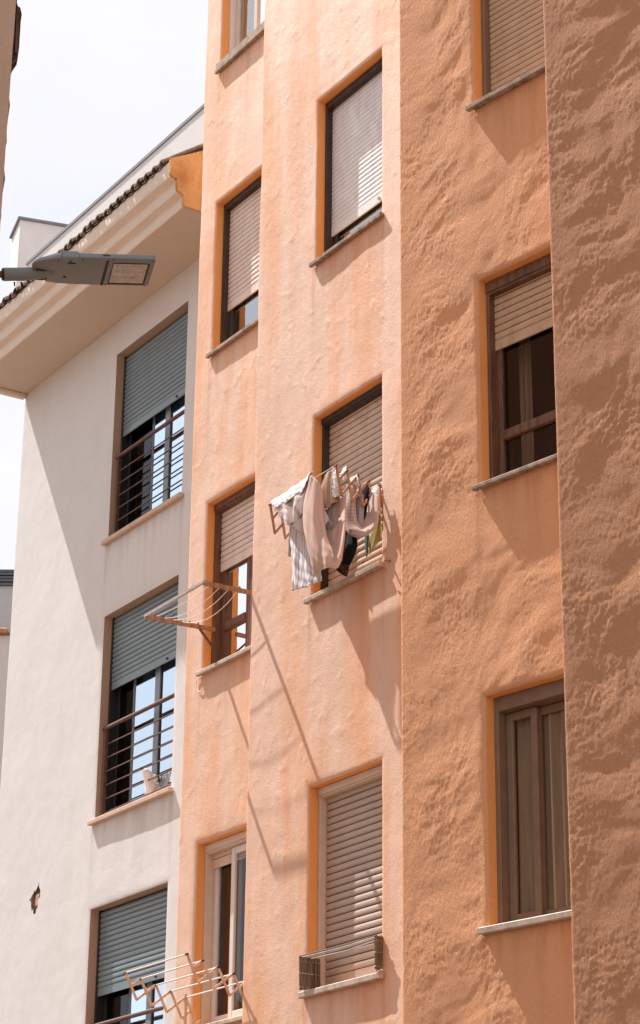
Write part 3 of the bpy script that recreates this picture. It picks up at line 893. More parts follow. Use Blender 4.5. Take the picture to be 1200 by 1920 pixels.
# broken spot in the render, bricks showing
hb = MB()
hu, hz = 7.845, 6.278
rh = random.Random(5)
for r in range(9):
    for c in range(8):
        hb.v.append(tuple(FB.p(hu - 0.12 + 0.24 * c / 7, W_W - 0.034 + rh.uniform(-0.018, 0.012), hz - 0.15 + 0.30 * r / 8)))
for r in range(8):
    for c in range(7): hb.f.append((r * 8 + c, r * 8 + c + 1, (r + 1) * 8 + c + 1, (r + 1) * 8 + c)); hb.m.append(0)
hp = hb.build('wall_hole', 'brick', wht)
hp['label'] = 'small broken hole showing bricks'
cb = MB()
cb.box(FB, hu - 0.085, hu + 0.01, W_W - 0.04, W_W - 0.003, hz - 0.07, hz + 0.06, 0, 0.02)
cb.build('broken_brick', 'brick_pale', hp)

# moulded eave
prof = [(W_W + 0.003, 12.272), (-0.279, 12.272), (-0.267, 12.277), (-0.263, 12.289), (-0.259, 12.349), (-0.261, 12.382), (-0.259, 12.390), (-0.235, 12.403), (-0.207, 12.411), (-0.195, 12.415), (-0.189, 12.427), (-0.184, 12.483), (-0.186, 12.524),
        (-0.184, 12.533), (-0.158, 12.547), (-0.129, 12.557), (-0.116, 12.562), (-0.111, 12.574), (-0.108, 12.658), (-0.114, 12.730), (W_W + 0.003, 13.205)]
UE0, UE1 = 4.033, 8.893
cn = MB()
m_ = len(prof)
nst = 60
for k in range(nst + 1):
    u = UE0 + (UE1 - UE0) * k / nst
    for i, (w, z) in enumerate(prof):
        j = 0.0022 * math.sin(u * 9 + i) + 0.0018 * math.sin(u * 23 + i * 1.7)
        cn.v.append(tuple(FB.p(u, w + (j if 0 < i < m_ - 1 else 0), z)))
for k in range(nst):
    for i in range(m_ - 1):
        cn.f.append((k * m_ + i, k * m_ + i + 1, (k + 1) * m_ + i + 1, (k + 1) * m_ + i))
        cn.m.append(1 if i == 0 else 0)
cn.f += [tuple(range(m_))[::-1], tuple(range(nst * m_, (nst + 1) * m_))]; cn.m += [0, 0]
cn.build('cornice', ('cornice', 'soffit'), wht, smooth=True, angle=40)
# small downstand at the far end of the soffit
ds = MB(); ds.box(FB, 8.82, 8.893, W_W + 0.01, -0.272, 12.215, 12.269, 0, 0.008)
ds.build('eave_stop', 'cornice', wht)
# near end of the eave, painted orange with the neighbour
ec = MB()
pr2 = [(w + (0.012 if 0 < i < m_ - 1 else 0), z - (0.004 if i < 2 else 0)) for i, (w, z) in enumerate(prof)]
pr2[-2] = (-0.094, 12.731)
rows_ = [FB.p(UE0 - 0.03, w + 0.009 * math.sin(i * 2.3), z + 0.010 * math.sin(i * 3.1)) for i, (w, z) in enumerate(pr2)] + [FB.p(UE0 - 0.002, w, z) for w, z in pr2]
ec.add(rows_, [tuple(range(m_)), tuple(range(m_, 2 * m_))[::-1]] + [(i, (i + 1) % m_, m_ + (i + 1) % m_, m_ + i) for i in range(m_)])
ee = ec.build('eave_end', 'eave_paint', wht)
ee['label'] = 'bright orange painted end of the eave'
# barrel tiles
tl = MB()
TP = 0.148
slope = 0.74
k = 0
u = UE0 + 0.13
rt = random.Random(3)
while u < UE1 + 0.02:
    rr = 0.056 + rt.uniform(-0.005, 0.005)
    w0 = -0.077 + rt.uniform(-0.012, 0.012); zc = 12.739 + rt.uniform(-0.008, 0.008)
    vs_, fs_ = [], []
    ns2 = 9
    for (ww, dz) in ((w0, 0), (w0 - 1.72, 1.72 * slope)):
        for rad in (rr, rr - 0.016):
            for q in range(ns2):
                a = math.pi * q / (ns2 - 1)
                vs_.append(FB.p(u + rad * math.cos(a), ww, zc + dz + rad * math.sin(a) * 1.05))
    for q in range(ns2 - 1):
        fs_ += [(q, q + 1, 2 * ns2 + q + 1, 2 * ns2 + q), (ns2 + q, 3 * ns2 + q, 3 * ns2 + q + 1, ns2 + q + 1), (q, ns2 + q, ns2 + q + 1, q + 1)]
    tl.add(vs_, fs_)
    # channel tile between the covers
    vs_, fs_ = [], []
    w1 = w0 - 0.02
    for (ww, dz) in ((w1, 0), (w1 - 1.7, 1.7 * slope)):
        for q in range(5):
            a = math.pi * q / 4
            vs_.append(FB.p(u + TP / 2 + 0.045 * math.cos(a), ww, zc - 0.002 + dz - 0.022 * math.sin(a)))
        for q in range(5):
            a = math.pi * q / 4
            vs_.append(FB.p(u + TP / 2 + 0.045 * math.cos(a), ww, zc + 0.012 + dz - 0.022 * math.sin(a)))
    for q in range(4): fs_ += [(q, q + 1, 11 + q, 10 + q), (5 + q, 15 + q, 16 + q, 6 + q), (q, 5 + q, 6 + q, q + 1)]
    tl.add(vs_, fs_)
    u += TP
tl.build('roof', 'tile', wht)
# set back top storey and the flat roof behind the tiles
up = MB()
up.box(FB, 3.3, 8.9, -6.0, -1.817, 12.885, 15.163)
up.box(FB, 8.9003, 11.04, -6.0, -1.817, 13.76, 15.163)
us_ = up.build('upper_storey', 'white', wht)
cp = MB(); cp.box(FB, 3.28, 11.08, -6.0, -1.803, 15.166, 15.214, 0, 0.004)
cp.build('coping', 'coping', wht)
fl = MB(); fl.box(FB, 3.3, 8.8, -6.0, -1.5, 12.62, 12.883)
fl.build('flat_roof', 'coping', wht)

c0 = at_y(38, 412, 26.7)
d1 = Vector((math.sin(R(71.5)), math.cos(R(71.5)), 0)); d2 = Vector((-math.sin(R(18.5)), math.cos(R(18.5)), 0))
FT = Fr(Vector((c0.x, c0.y, 0)), d1, -d2)
rb = empty('rooftop_block', (c0.x, c0.y, 14.38), 'cream flat capped block standing on the roof behind the tiled eave', 'rooftop block')
b = MB(); b.box(FT, 0, 3.2, -0.55, 0, 14.38, c0.z); b.build('wall', 'cream', rb)
b = MB(); b.box(FT, -0.035, 3.25, -0.585, 0.035, c0.z + 0.002, c0.z + 0.04, 0, 0.008); b.build('cap', 'coping', rb)

# ------------------------------------------------------------------ house on the left edge, and the house far down the street
lc = at_y(20, 145, 12.6)
lb_ = empty('corner_house', (lc.x - 2, lc.y + 1, 0), 'brownish rendered house corner at the left edge beside the street lamp', 'building')
un = Vector((-0.985, 0.17, 0)).normalized(); nn = Vector((-un.y, un.x, 0))
if nn.y > 0: nn = -nn
FL = Fr(Vector((lc.x, lc.y, 0)), un, nn)
k0 = len(bpy.data.objects)
wall_sheet('wall', FL, 0.0, 5.0, 0.0, 0.0, (6, 13), (0, 13), [], lambda s, z: 0.006 * fbm(s * 2, z * 2, 91, 3), 0.05, ('house_brown', 'house_brown'), lb_)
b = MB()
P_ = [Vector((lc.x, lc.y, 0)), Vector((lc.x, lc.y, 0)) + U * 3.0, Vector((lc.x, lc.y, 0)) + U * 3.0 + un * 5, Vector((lc.x, lc.y, 0)) + un * 5]
zs_ = [0.0 + i * 0.09 for i in range(145)]
vs_ = []
for i, z in enumerate(zs_):
    e = 0.006 * math.sin(z * 23) + 0.004 * math.sin(z * 57 + 1)
    vs_ += [P_[0] + Vector((e, 0.004, z)), P_[1] + Vector((e, 0, z))]
b.add(vs_, [(2 * i, 2 * i + 1, 2 * i + 3, 2 * i + 2) for i in range(len(zs_) - 1)])
b.add([(p.x, p.y, z) for z in (0, 12.96) for p in (P_[1], P_[2], P_[3])], [(0, 1, 4, 3), (1, 2, 5, 4)])
b.add([(p.x, p.y, 12.955) for p in P_], [(0, 1, 2, 3)])
b.build('side_wall', 'house_brown', lb_)
def prism(pix, dist, mat, name, parent, ln):
    m = MB()
    p0 = [at_y(x, y, dist) for x, y in pix]
    p1 = [p + U * ln for p in p0]
    k = len(pix)
    m.add(p0 + p1, [tuple(range(k)), tuple(range(k, 2 * k))[::-1]] + [(i, (i + 1) % k, k + (i + 1) % k, k + i) for i in range(k)])
    return m.build(name, mat, parent)
sh_ = prism([(24, -60), (31, -50), (32, 6), (34, 12), (38, 14), (41, 27), (39, 40), (36, 88), (33, 112), (31, 122), (24, 132), (19, 141), (18, 133), (21, 60)], 12.75, 'wood_dark', 'shutter', lb_, 0.5)
sh_['label'] = 'dark wooden shutter seen edge on'
prism([(31.5, 12), (36.5, 16), (35, 60), (32, 100), (28.5, 98), (30, 50)], 12.73, 'wood_brown', 'shutter_frame', sh_, 0.015)
prism([(20.5, 118), (32, 108), (31, 113), (20, 124)], 12.735, 'wood_brown', 'shutter_ledge', sh_, 0.010)

fh = empty('far_house', (-6, 46, 0), 'distant pale house with a dark clad top edge and terracotta ledge at the left edge', 'building')
FF = Fr(Vector((0, 45, 0)), Vector((-1, 0, 0)), Vector((0, -1, 0)))
zz = lambda y: at_y(10, y, 45).z
xx = lambda x, y: -at_y(x, y, 45).x
b = MB()
zc0, zc1 = zz(1097), zz(1066)
for k in range(5):
    a0 = zc0 + (zc1 - zc0) * k / 5
    b.box(FF, xx(80, 1100), 14, -4, 0.02 * (k % 2), a0 + 0.004, a0 + (zc1 - zc0) / 5 - 0.02)
b.build('cladding', 'far_roof', fh)
b = MB(); b.box(FF, xx(80, 1100), 14, -4, -0.06, 0, zc0); b.build('wall', 'far_grey', fh)
b = MB(); b.box(FF, xx(80, 1205), 14, 0.0, 0.8, 0, zz(1214)); b.build('wall', 'far_wall', fh)
b = MB()
for k in range(14):
    u_ = xx(80, 1205) + k * 0.62
    b.box(FF, u_, u_ + 0.58, -0.05, 0.9 + 0.02 * (k % 3), zz(1213), zz(1201 + (k % 2)), 0, 0.03)
b.build('roof_edge', 'terracotta', fh)

# ------------------------------------------------------------------ street lamp
def build_lamp():
    a, tl_ = R(12.6), R(5.5)
    e = Vector((math.cos(a) * math.cos(tl_), math.sin(a) * math.cos(tl_), math.sin(tl_)))
    f = Vector((-math.sin(a), math.cos(a), 0))
    f = (f + Vector((0, 0, -0.06))).normalized()           # rolled a little towards the viewer
    g = e.cross(f).normalized()
    org = at_y(62, 507, 12.95)
    L = Fr(org, e, f)
    def P(x, y, z): return org + e * x + f * y + g * z
    K = 1.06
    lamp = empty('street_lamp', tuple(org), 'grey flat headed street lamp on a brown arm reaching out over the street', 'street lamp')
    # housing: stations along the arm (x, near y, far y, rim height, crown height)
    st = [(-0.010, -0.062, -0.030, 0.008, 0.020), (0.0, -0.082, -0.01, 0.010, 0.036), (0.04, -0.118, 0.03, 0.012, 0.062), (0.09, -0.145, 0.145, 0.018, 0.086), (0.15, -0.166, 0.160, 0.026, 0.100), (0.24, -0.176, 0.170, 0.030, 0.100),
          (0.36, -0.178, 0.172, 0.032, 0.088), (0.52, -0.178, 0.172, 0.032, 0.072), (0.68, -0.178, 0.172, 0.030, 0.058), (0.715, -0.176, 0.170, 0.034, 0.060), (0.728, -0.168, 0.162, 0.030, 0.050)]
    m = MB()
    n = 14
    for (x, y0, y1, r0, h) in st:
        x *= K
        prof_ = [(y0 + 0.010, 0.0), (y0 + 0.002, 0.004), (y0, 0.012), (y0, r0)]
        for q in range(1, 7):
            t_ = q / 7
            prof_.append((y0 + (y1 - y0) * t_, r0 + (h - r0) * math.sin(math.pi * t_) ** 0.7))
        prof_ += [(y1, r0), (y1, 0.012), (y1 - 0.002, 0.004), (y1 - 0.010, 0.0)]
        for (y, z) in prof_: m.v.append(tuple(P(x, y, z)))
    for i in range(len(st) - 1):
        for q in range(n):
            r_ = (q + 1) % n
            m.f.append((i * n + q, i * n + r_, (i + 1) * n + r_, (i + 1) * n + q)); m.m.append(0)
    m.f += [tuple(range(n)), tuple(range((len(st) - 1) * n, len(st) * n))[::-1]]; m.m += [0, 0]
    head = m.build('lamp_head', 'lamp', lamp, smooth=True, angle=38)
    class LF:
        u, n = e, f
        @staticmethod
        def p(u, w, z): return P(u * K, w, z)
    # seam between gear box and light panel, gasket frame, cover
    s_ = MB(); s_.box(LF, 0.430, 0.447, -0.150, 0.166, -0.003, 0.004, 0, 0.001)
    s_.box(LF, 0.405, 0.447, -0.182, -0.150, 0.016, 0.024)
    s_.build('seam', 'lamp_dark', head)
    fr_ = MB(); x0, x1, y0, y1 = 0.478, 0.690, -0.118, 0.130
    fr_.box(LF, x0 - 0.004, x1 + 0.004, y1, y1 + 0.012, -0.006, 0.003); fr_.box(LF, x1, x1 + 0.009, y0 - 0.004, y1 - 0.0005, -0.006, 0.003)
    fr_.box(LF, x0 - 0.003, x0, y0 - 0.004, y1 - 0.0005, -0.004, 0.003); fr_.box(LF, x0 + 0.0005, x1 - 0.0005, y0 - 0.005, y0, -0.004, 0.003)
    fr_.build('gasket', 'lamp_dark', head)
    c_ = MB(); c_.box(LF, x0 + 0.001, x1 - 0.001, y0 + 0.001, y1 - 0.001, -0.0035, 0.002, 0, 0.001)
    cv = c_.build('light_cover', 'lamp_cover', lamp)
    d_ = MB()
    for q in range(4):
        for w_ in range(3): d_.box(LF, x0 + 0.02 + q * 0.048, x0 + 0.055 + q * 0.048, y0 + 0.03 + w_ * 0.07, y0 + 0.07 + w_ * 0.07, -0.0055, -0.0036, 0, 0.0006)
    d_.build('led_block', 'lamp_cover', cv)
    # latch box on the near side
    q_ = MB(); q_.box(LF, 0.155, 0.262, -0.186, -0.118, -0.008, 0.046, 0, 0.008); q_.build('latch', 'lamp', head)
    q_ = MB(); q_.box(LF, 0.198, 0.245, -0.119, -0.108, -0.010, 0.002, 0, 0.002); q_.box(LF, 0.205, 0.218, -0.150, -0.135, -0.011, -0.0085); q_.build('latch_catch', 'lamp_dark', head)
    for (x, y) in ((0.20, 0.070), (0.47, -0.160), (0.462, 0.160), (0.705, 0.158), (0.715, -0.160), (0.285, -0.150), (0.14, -0.130)):
        sc = MB()
        big = 0.011 if x == 0.20 else 0.0055
        sc.tube([P(x * K, y, -0.0025), P(x * K, y, 0.002)], big, 10); sc.build('screw', 'lamp_dark', head)
    # spigot, its dark socket, clamp screws, pole
    sp = MB()
    sp.tube([P(-0.185, 0.040, -0.012), P(-0.05, 0.040, -0.006), P(0.04, 0.036, 0.004), P(0.13, 0.030, 0.018)], [0.044, 0.044, 0.041, 0.034], 20)
    sp.build('spigot', 'lamp', lamp, smooth=True)
    sk = MB()
    sk.add([P(0.02, -0.03, -0.004), P(0.125, 0.012, -0.005), P(0.085, 0.075, -0.006), P(0.10, 0.10, -0.005), P(0.07, 0.118, -0.005), P(0.02, 0.115, -0.002),
            P(0.02, -0.03, 0.01), P(0.125, 0.012, 0.01), P(0.085, 0.075, 0.01), P(0.10, 0.10, 0.01), P(0.07, 0.118, 0.01), P(0.02, 0.115, 0.01)],
           [tuple(range(6)), tuple(range(6, 12))[::-1]] + [(i, (i + 1) % 6, 6 + (i + 1) % 6, 6 + i) for i in range(6)])
    sk.build('socket', 'lamp_dark', head)
    for x in (-0.115, -0.07):
        cs = MB(); cs.tube([P(x, 0.075, -0.045), P(x + 0.004, 0.092, -0.068)], [0.007, 0.0045], 8); cs.build('clamp_screw', 'lamp_dark', lamp)
    cl_ = MB(); cl_.tube([P(-0.186, 0.040, -0.0122), P(-0.196, 0.040, -0.0125)], 0.040, 20); cl_.build('collar', 'lamp_dark', lamp, smooth=True)
    pl = MB(); pl.tube([P(-0.75, 0.040, -0.028), P(-0.17, 0.040, -0.0115)], 0.023, 16); pl.build('pole', 'pole', lamp, smooth=True)
build_lamp()

# ------------------------------------------------------------------ drying racks
# 1  fixed wooden rack under the middle window of the recessed bay
def px7(a, b): return (260 + a / 4.573, 880 + b / 4.573)
WB = A_W - 0.068
uL = uz(*px7(650, 1375), WB)[0]
wT, zT = at_u(*px7(65, 1265), uL)
zB = at_u(*px7(650, 1375), uL)[1]
uR, zR2 = uz(*px7(560, 975), wT)
r1 = empty('clothes_rack', tuple(FB.p((uL + uR) / 2, A_W, zB)), 'brown wooden fixed clothes rack with sagging white lines under the half open pink shutter', 'clothes rack', 'clothes racks outside the windows')
def arm(u, zt, zb):
    m = MB(); m.bar(FB.p(u, wT, zt), FB.p(u, WB, zb), U, 0.034, 0.026)
    o = m.build('arm', 'wood_rack', r1)
    d = (FB.p(u, WB, zb) - FB.p(u, wT, zt))
    for k in range(6):
        t_ = 0.13 + k * 0.125
        p = FB.p(u, wT, zt) + d * t_
        b = MB(); b.tube([p + Vector((0, 0, -0.020)), p + Vector((0, 0, 0.034))], 0.007, 8); b.build('peg', 'wood_brown', o)
    return [FB.p(u, wT, zt) + d * (0.13 + k * 0.125) + Vector((0, 0, 0.018)) for k in range(6)]
La, Ra = arm(uL, zT, zB), arm(uR, zR2, zB + 0.01)
for u, zt in ((uL, zT), (uR, zR2)):
    m = MB(); m.bar(FB.p(u, wT * 0.2 + WB * 0.75, zt - 0.01), FB.p(u, WB + 0.004, zB - 0.165), U, 0.018, 0.014); m.build('brace', 'wood_brown', r1)
m = MB(); m.bar(FB.p(uL + 0.016, wT + 0.004, zT + 0.008), FB.p(uR - 0.016, wT + 0.004, zR2 + 0.008), N, 0.022, 0.022); m.build('front_bar', 'steel', r1)
for k, sag in ((0, 0.03), (1, 0.075), (2, 0.085), (3, 0.11)):
    pts = []
    for q in range(17):
        t_ = q / 16
        p = La[k].lerp(Ra[k], t_); p.z -= sag * 4 * t_ * (1 - t_)
        pts.append(p)
    m = MB(); m.tube(pts, 0.0026, 6); m.build('line', 'cord', r1, smooth=True)

def lattice(name, label, group, base_u, e_T, b_off, nT, sides, rod_us, wood_m, rod_m, ws=0.020, th=0.008, rod_r=0.0055, foot=True):
    """lazy tongs rack: e_T = (w, z) of the rods from the outermost in, b_off = offset of the lower pivots"""
    root = empty(name, tuple(FB.p((rod_us[0] + rod_us[1]) / 2, e_T[-1][0], e_T[-1][1] - 0.2)), label, 'clothes rack', group)
    def T(i): 
        if i < len(e_T): return e_T[i]
        (w1, z1), (w0, z0) = e_T[-1], e_T[-2]
        j = i - len(e_T) + 1
        return (w1 + (w1 - w0) * j, z1 + (z1 - z0) * j)
    wall_w = e_T[-1][0] - 0.002
    for u in sides:
        m1 = MB()
        for i in range(nT):
            t0 = T(i); b0 = (t0[0] + b_off[0], t0[1] + b_off[1])
            m1.bar(FB.p(u - th * 0.55, *t0), FB.p(u - th * 0.55, *b0), U, ws, th)
            t2 = T(i + 2)
            bb, tt = Vector(b0), Vector(t2)
            if tt.x < wall_w - 0.05: tt = bb.lerp(tt, 0.5)
            m1.bar(FB.p(u + th * 0.55, *bb), FB.p(u + th * 0.55, *tt), U, ws, th)
        t0 = T(0); m0 = (t0[0] + b_off[0] / 2, t0[1] + b_off[1] / 2)
        m1.bar(FB.p(u + th * 0.55, *m0), FB.p(u + th * 0.55, *T(1)), U, ws, th)
        o = m1.build('lattice', wood_m, root)
        for i in range(nT):
            pv = MB(); p = T(i)
            pv.tube([FB.p(u - 0.016, *p), FB.p(u + 0.016, *p)], rod_r * 1.45, 8); pv.build('pivot', 'alu_dark', o)
        if foot:
            ft = MB(); ft.box(FB, u - 0.012, u + 0.012, wall_w - 0.012, wall_w + 0.012, T(nT)[1] - 0.27, e_T[-1][1] + 0.03, 0, 0.003); ft.build('mount', wood_m, root)
    for i in range(nT):
        p = T(i)
        m = MB(); m.tube([FB.p(rod_us[0], *p), FB.p(rod_us[1], *p)], rod_r, 8); m.build('rod', rod_m, root, smooth=True)
    return root
RG = 'clothes racks outside the windows'
def line_pts(a, b, n): return [(a[0] + (b[0] - a[0]) * k / (n - 1), a[1] + (b[1] - a[1]) * k / (n - 1)) for k in range(n)]
# 2  extended folding rack at the bottom left
lattice('folding_rack', 'extended pale wooden folding rack with empty rods in the bottom left', RG, 3.122, line_pts((0.490, 4.731), (-0.060, 4.590), 5), (-0.107, -0.203), 5, (3.122, 2.138), (3.135, 2.13), 'wood_tan', 'cord', rod_r=0.0065)
# 3  extended folding rack under the laundry
RT = line_pts((0.392, 8.112), (0.004, 8.030), 5)
lattice('folding_rack', 'tan wooden folding rack stretched out under the drying laundry', RG, 0.26, RT, (-0.047, -0.232), 5, (0.26, 1.208), (0.25, 1.22), 'wood_rack', 'steel', rod_r=0.005)
# 4  folded rack over the lowest sill
r4 = empty('folding_rack', tuple(FB.p(0.7, 0.02, 4.36)), 'folded grey brown wooden rack hanging over the lowest middle window sill', 'clothes rack', RG)
for u, n_, w0, w1, z0, z1 in ((1.17, 7, 0.082, -0.075, 4.372, 4.612), (0.225, 4, 0.056, -0.012, 4.39, 4.622)):
    for k in range(n_):
        w = w0 + (w1 - w0) * k / (n_ - 1)
        m = MB(); m.bar(FB.p(u - 0.006 + 0.004 * (k % 2), w, z1), FB.p(u + 0.004 - 0.004 * (k % 2), w - 0.012, z0 + 0.004 * (k % 3)), U, 0.022, 0.009)
        st_ = m.build('slat', 'wood_grey', r4)
        for zz_ in (z1 - 0.035, (z0 + z1) / 2, z0 + 0.018):
            b = MB(); b.tube([FB.p(u - 0.012, w + 0.002, zz_), FB.p(u + 0.010, w + 0.002, zz_)], 0.0045, 6); b.build('rivet', 'steel', st_)
for k in range(4):
    w = 0.080 - 0.030 * k
    m = MB(); m.tube([FB.p(1.185, w, 4.618 - 0.004 * k), FB.p(0.7, w * 0.9, 4.612 - 0.006 * k), FB.p(0.20, w * 0.75, 4.622 - 0.003 * k)], 0.0045, 8); m.build('rod', 'steel' if k % 2 else 'wood_grey', r4, smooth=True)
for u in (1.17, 0.225):
    m = MB(); m.box(FB, u - 0.018, u + 0.018, -0.07, 0.03, 4.363, 4.385, 0, 0.004); m.build('foot', 'sill_pale', r4)

# ------------------------------------------------------------------ laundry
def z2(a, b): return (490 + a / 4.8, 860 + b / 4.8)
LG = 'laundry drying on the rack'
def cloth(name, rows, mat, label, cat, folds=0.0, freq=7.0, seed=0, k=8, thick=0.004, fine=0.0):
    ctrl = [[at(*z2(a, b), w) for (a, b, w) in r] for r in rows]
    gr = smooth_grid(ctrl, k)
    nr, nc = len(gr), len(gr[0])
    out_ = []
    for r in range(nr):
        row = []
        for c in range(nc):
            a = gr[r][min(c + 1, nc - 1)] - gr[r][max(c - 1, 0)]
            b = gr[min(r + 1, nr - 1)][c] - gr[max(r - 1, 0)][c]
            nn_ = a.cross(b)
            nn_ = nn_.normalized() if nn_.length > 1e-9 else N
            x, y = c / (nc - 1), r / (nr - 1)
            amt = folds * (math.sin(x * freq * 6.283 + seed + 1.6 * math.sin(y * 2.2 + seed)) + 0.5 * math.sin(x * freq * 11.7 + seed * 2 + y * 2)) * (0.5 + 0.5 * y)
            amt += fine * (math.sin(x * 31 + y * 17 + seed) + math.sin(y * 37 - x * 13 + seed * 3)) * 0.5
            row.append(gr[r][c] + nn_ * amt)
        out_.append(row)
    o = sheet(name, out_, mat, None, thick)
    tag(o, label, cat, LG)
    return o
# pale shirt over the outermost rod, at the left
cloth('shirt', [[(92, 418, .37), (205, 348, .37), (320, 276, .37), (448, 190, .36)],
                [(84, 404, .395), (198, 328, .395), (318, 256, .395), (452, 134, .395)],
                [(112, 440, .41), (222, 404, .42), (332, 360, .42), (418, 290, .41)],
                [(150, 505, .41), (236, 500, .43), (318, 480, .43), (396, 430, .41)],
                [(185, 560, .41), (248, 600, .43), (312, 625, .42), (384, 700, .40)]], 'f_lilac', 'pale lilac shirt folded over the outer rod at the left end of the rack', 'shirt', 0.012, 2.2, 0.5, fine=0.003)
cloth('sleeve', [[(150, 508, .415), (215, 440, .425), (300, 370, .425), (380, 330, .42)], [(186, 548, .42), (262, 500, .432), (330, 450, .432), (388, 420, .425)], [(214, 588, .415), (292, 580, .43), (352, 520, .43), (390, 480, .42)]], 'f_mauve', 'mauve sleeve hanging at the far left end of the rack', 'sleeve', 0.007, 2.0, 1.0)
cloth('pale_cloth', [[(96, 424, .375), (210, 352, .375), (330, 268, .375), (462, 180, .37)], [(78, 398, .398), (200, 316, .402), (316, 238, .402), (454, 124, .40)], [(104, 432, .415), (190, 384, .425), (282, 330, .427), (400, 250, .42)], [(118, 470, .413), (176, 425, .428), (262, 372, .43), (372, 300, .42)]], 'f_white', 'thin white cloth along the top of the outer rod at the left end', 'cloth', 0.008, 2.4, 0.9, fine=0.004)
def hang_unseen(name, u0, u1, w, ztop, zbot, mat, label, cat, seed):  # cloths out of sight inside the rack, added to make the laundry shadow solid
    rows = []
    for r in range(9):
        z = ztop + (zbot - ztop) * r / 8
        rows.append([FB.p(u0 + (u1 - u0) * c / 24, w + 0.012 * math.sin(c * 0.9 + seed) * r / 8 + 0.006 * math.sin(c * 2.1 + seed), z + 0.02 * math.sin(c * 0.5 + seed) * (r / 8)) for c in range(25)])
    o = sheet(name, rows, mat, None, 0.004)
    return tag(o, label, cat, LG)
hang_unseen('towel', 0.66, 1.00, 0.297, 8.098, 7.72, 'f_white', 'unseen white cloth added on the second rod to fill the wall shadow', 'towel', 0.3)
hang_unseen('towel', 0.55, 1.09, 0.200, 8.078, 7.56, 'f_mauve', 'unseen mauve cloth added on the middle rod to thicken the wall shadow', 'towel', 1.7)
hang_unseen('towel', 0.70, 1.12, 0.100, 8.055, 7.62, 'f_grey', 'unseen grey marled cloth added nearest the window to close the wall shadow', 'towel', 2.9)
cloth('towel', [[(258, 628, .33), (330, 600, .33), (410, 600, .33), (480, 620, .33)],
                [(262, 740, .335), (335, 740, .34), (425, 750, .34), (510, 760, .33)],
                [(272, 880, .34), (345, 890, .35), (440, 890, .35), (530, 890, .335)],
                [(276, 1045, .34), (350, 1050, .35), (450, 1030, .35), (545, 1000, .335)],
                [(268, 1188, .34), (360, 1168, .35), (470, 1128, .35), (557, 1082, .335)]], 'f_striped', 'white and grey striped cloth hanging lowest at the left of the laundry', 'cloth', 0.010, 2.6, 2.0, fine=0.004)
rows_n = []  # cloth added behind the front sheets for the slanting edge of the wall shadow
for r in range(9):
    rows_n.append([FB.p(1.06 + 0.012 * math.sin(c * 0.8 + r * 0.4), 0.025 + 0.275 * c / 14, 8.035 - 0.43 * r / 8 + 0.055 * c / 14) for c in range(15)])
tag(sheet('towel', rows_n, 'f_lilac', None, 0.004), 'lilac cloth added across the rods behind the front sheets to shade the wall', 'towel', LG)
# rose beige garment: hanging panel and a swag to its right
cloth('dress', [[(432, 146, .40), (462, 158, .402), (492, 184, .40), (520, 214, .385), (560, 330, .36)],
                [(374, 410, .415), (420, 420, .44), (470, 440, .445), (530, 480, .41), (575, 600, .37)],
                [(368, 570, .42), (428, 590, .45), (490, 620, .455), (548, 660, .42), (600, 720, .39)],
                [(404, 750, .42), (450, 790, .45), (512, 815, .46), (575, 810, .435), (630, 800, .41)],
                [(448, 920, .415), (486, 930, .44), (530, 925, .45), (590, 905, .44), (650, 880, .42)],
                [(486, 1060, .41), (508, 1022, .42), (546, 1000, .43), (610, 985, .43), (665, 978, .41)]], 'f_beige', 'large rose beige garment draped in front with a deep swag', 'garment', 0.010, 1.6, 4.0, fine=0.002)
cloth('scarf', [[(505, 200, .372), (528, 440, .37), (562, 680, .37), (604, 780, .36), (652, 768, .335), (690, 640, .30), (716, 345, .245)],
                [(500, 230, .39), (524, 500, .40), (556, 760, .405), (612, 850, .40), (672, 820, .37), (722, 650, .32), (738, 335, .25)],
                [(498, 260, .40), (530, 560, .42), (560, 850, .43), (625, 930, .425), (700, 880, .385), (748, 650, .33), (756, 330, .25)],
                [(496, 290, .39), (545, 620, .42), (575, 930, .43), (640, 985, .42), (708, 955, .38), (752, 720, .32), (757, 420, .25)]], 'f_beige', 'rose beige swag of cloth looping down in the middle of the laundry', 'cloth', 0.004, 1.5, 1.0, k=9)
cloth('jumper', [[(566, 150, .30), (610, 118, .29), (650, 92, .28), (684, 70, .27)],
                 [(530, 260, .32), (590, 250, .31), (645, 230, .30), (690, 210, .28)],
                 [(535, 370, .32), (595, 380, .315), (652, 350, .30), (695, 320, .28)],
                 [(550, 450, .31), (600, 440, .31), (655, 400, .30), (698, 380, .28)]], 'f_ribbed', 'ribbed tan knit hanging behind the beige swag', 'jumper', 0.011, 2.4, 0.0)
cloth('jumper', [[(545, 420, .285), (600, 410, .285), (650, 390, .28), (705, 330, .265)],
                 [(556, 560, .29), (606, 570, .295), (652, 560, .285), (698, 500, .27)],
                 [(570, 662, .285), (610, 672, .29), (645, 664, .285), (668, 636, .27)]], 'f_mauve', 'mauve grey knit showing inside the beige swag', 'jumper', 0.004, 2.0, 1.0)
cloth('lining', [[(560, 640, .30), (640, 640, .29), (712, 500, .24)], [(575, 720, .31), (640, 740, .30), (712, 640, .25)], [(590, 800, .33), (650, 800, .31), (715, 760, .27)]], 'f_beige', 'shadowed beige cloth seen down inside the swag', 'cloth')
cloth('vest', [[(640, 160, .29), (664, 110, .29), (690, 66, .29)], [(628, 260, .305), (662, 240, .305), (692, 210, .295)], [(640, 345, .305), (668, 352, .305), (694, 330, .295)]], 'f_white', 'small white garment with frayed hem pegged near the top of the rack', 'garment', 0.006, 2.4, 0.4, fine=0.004)
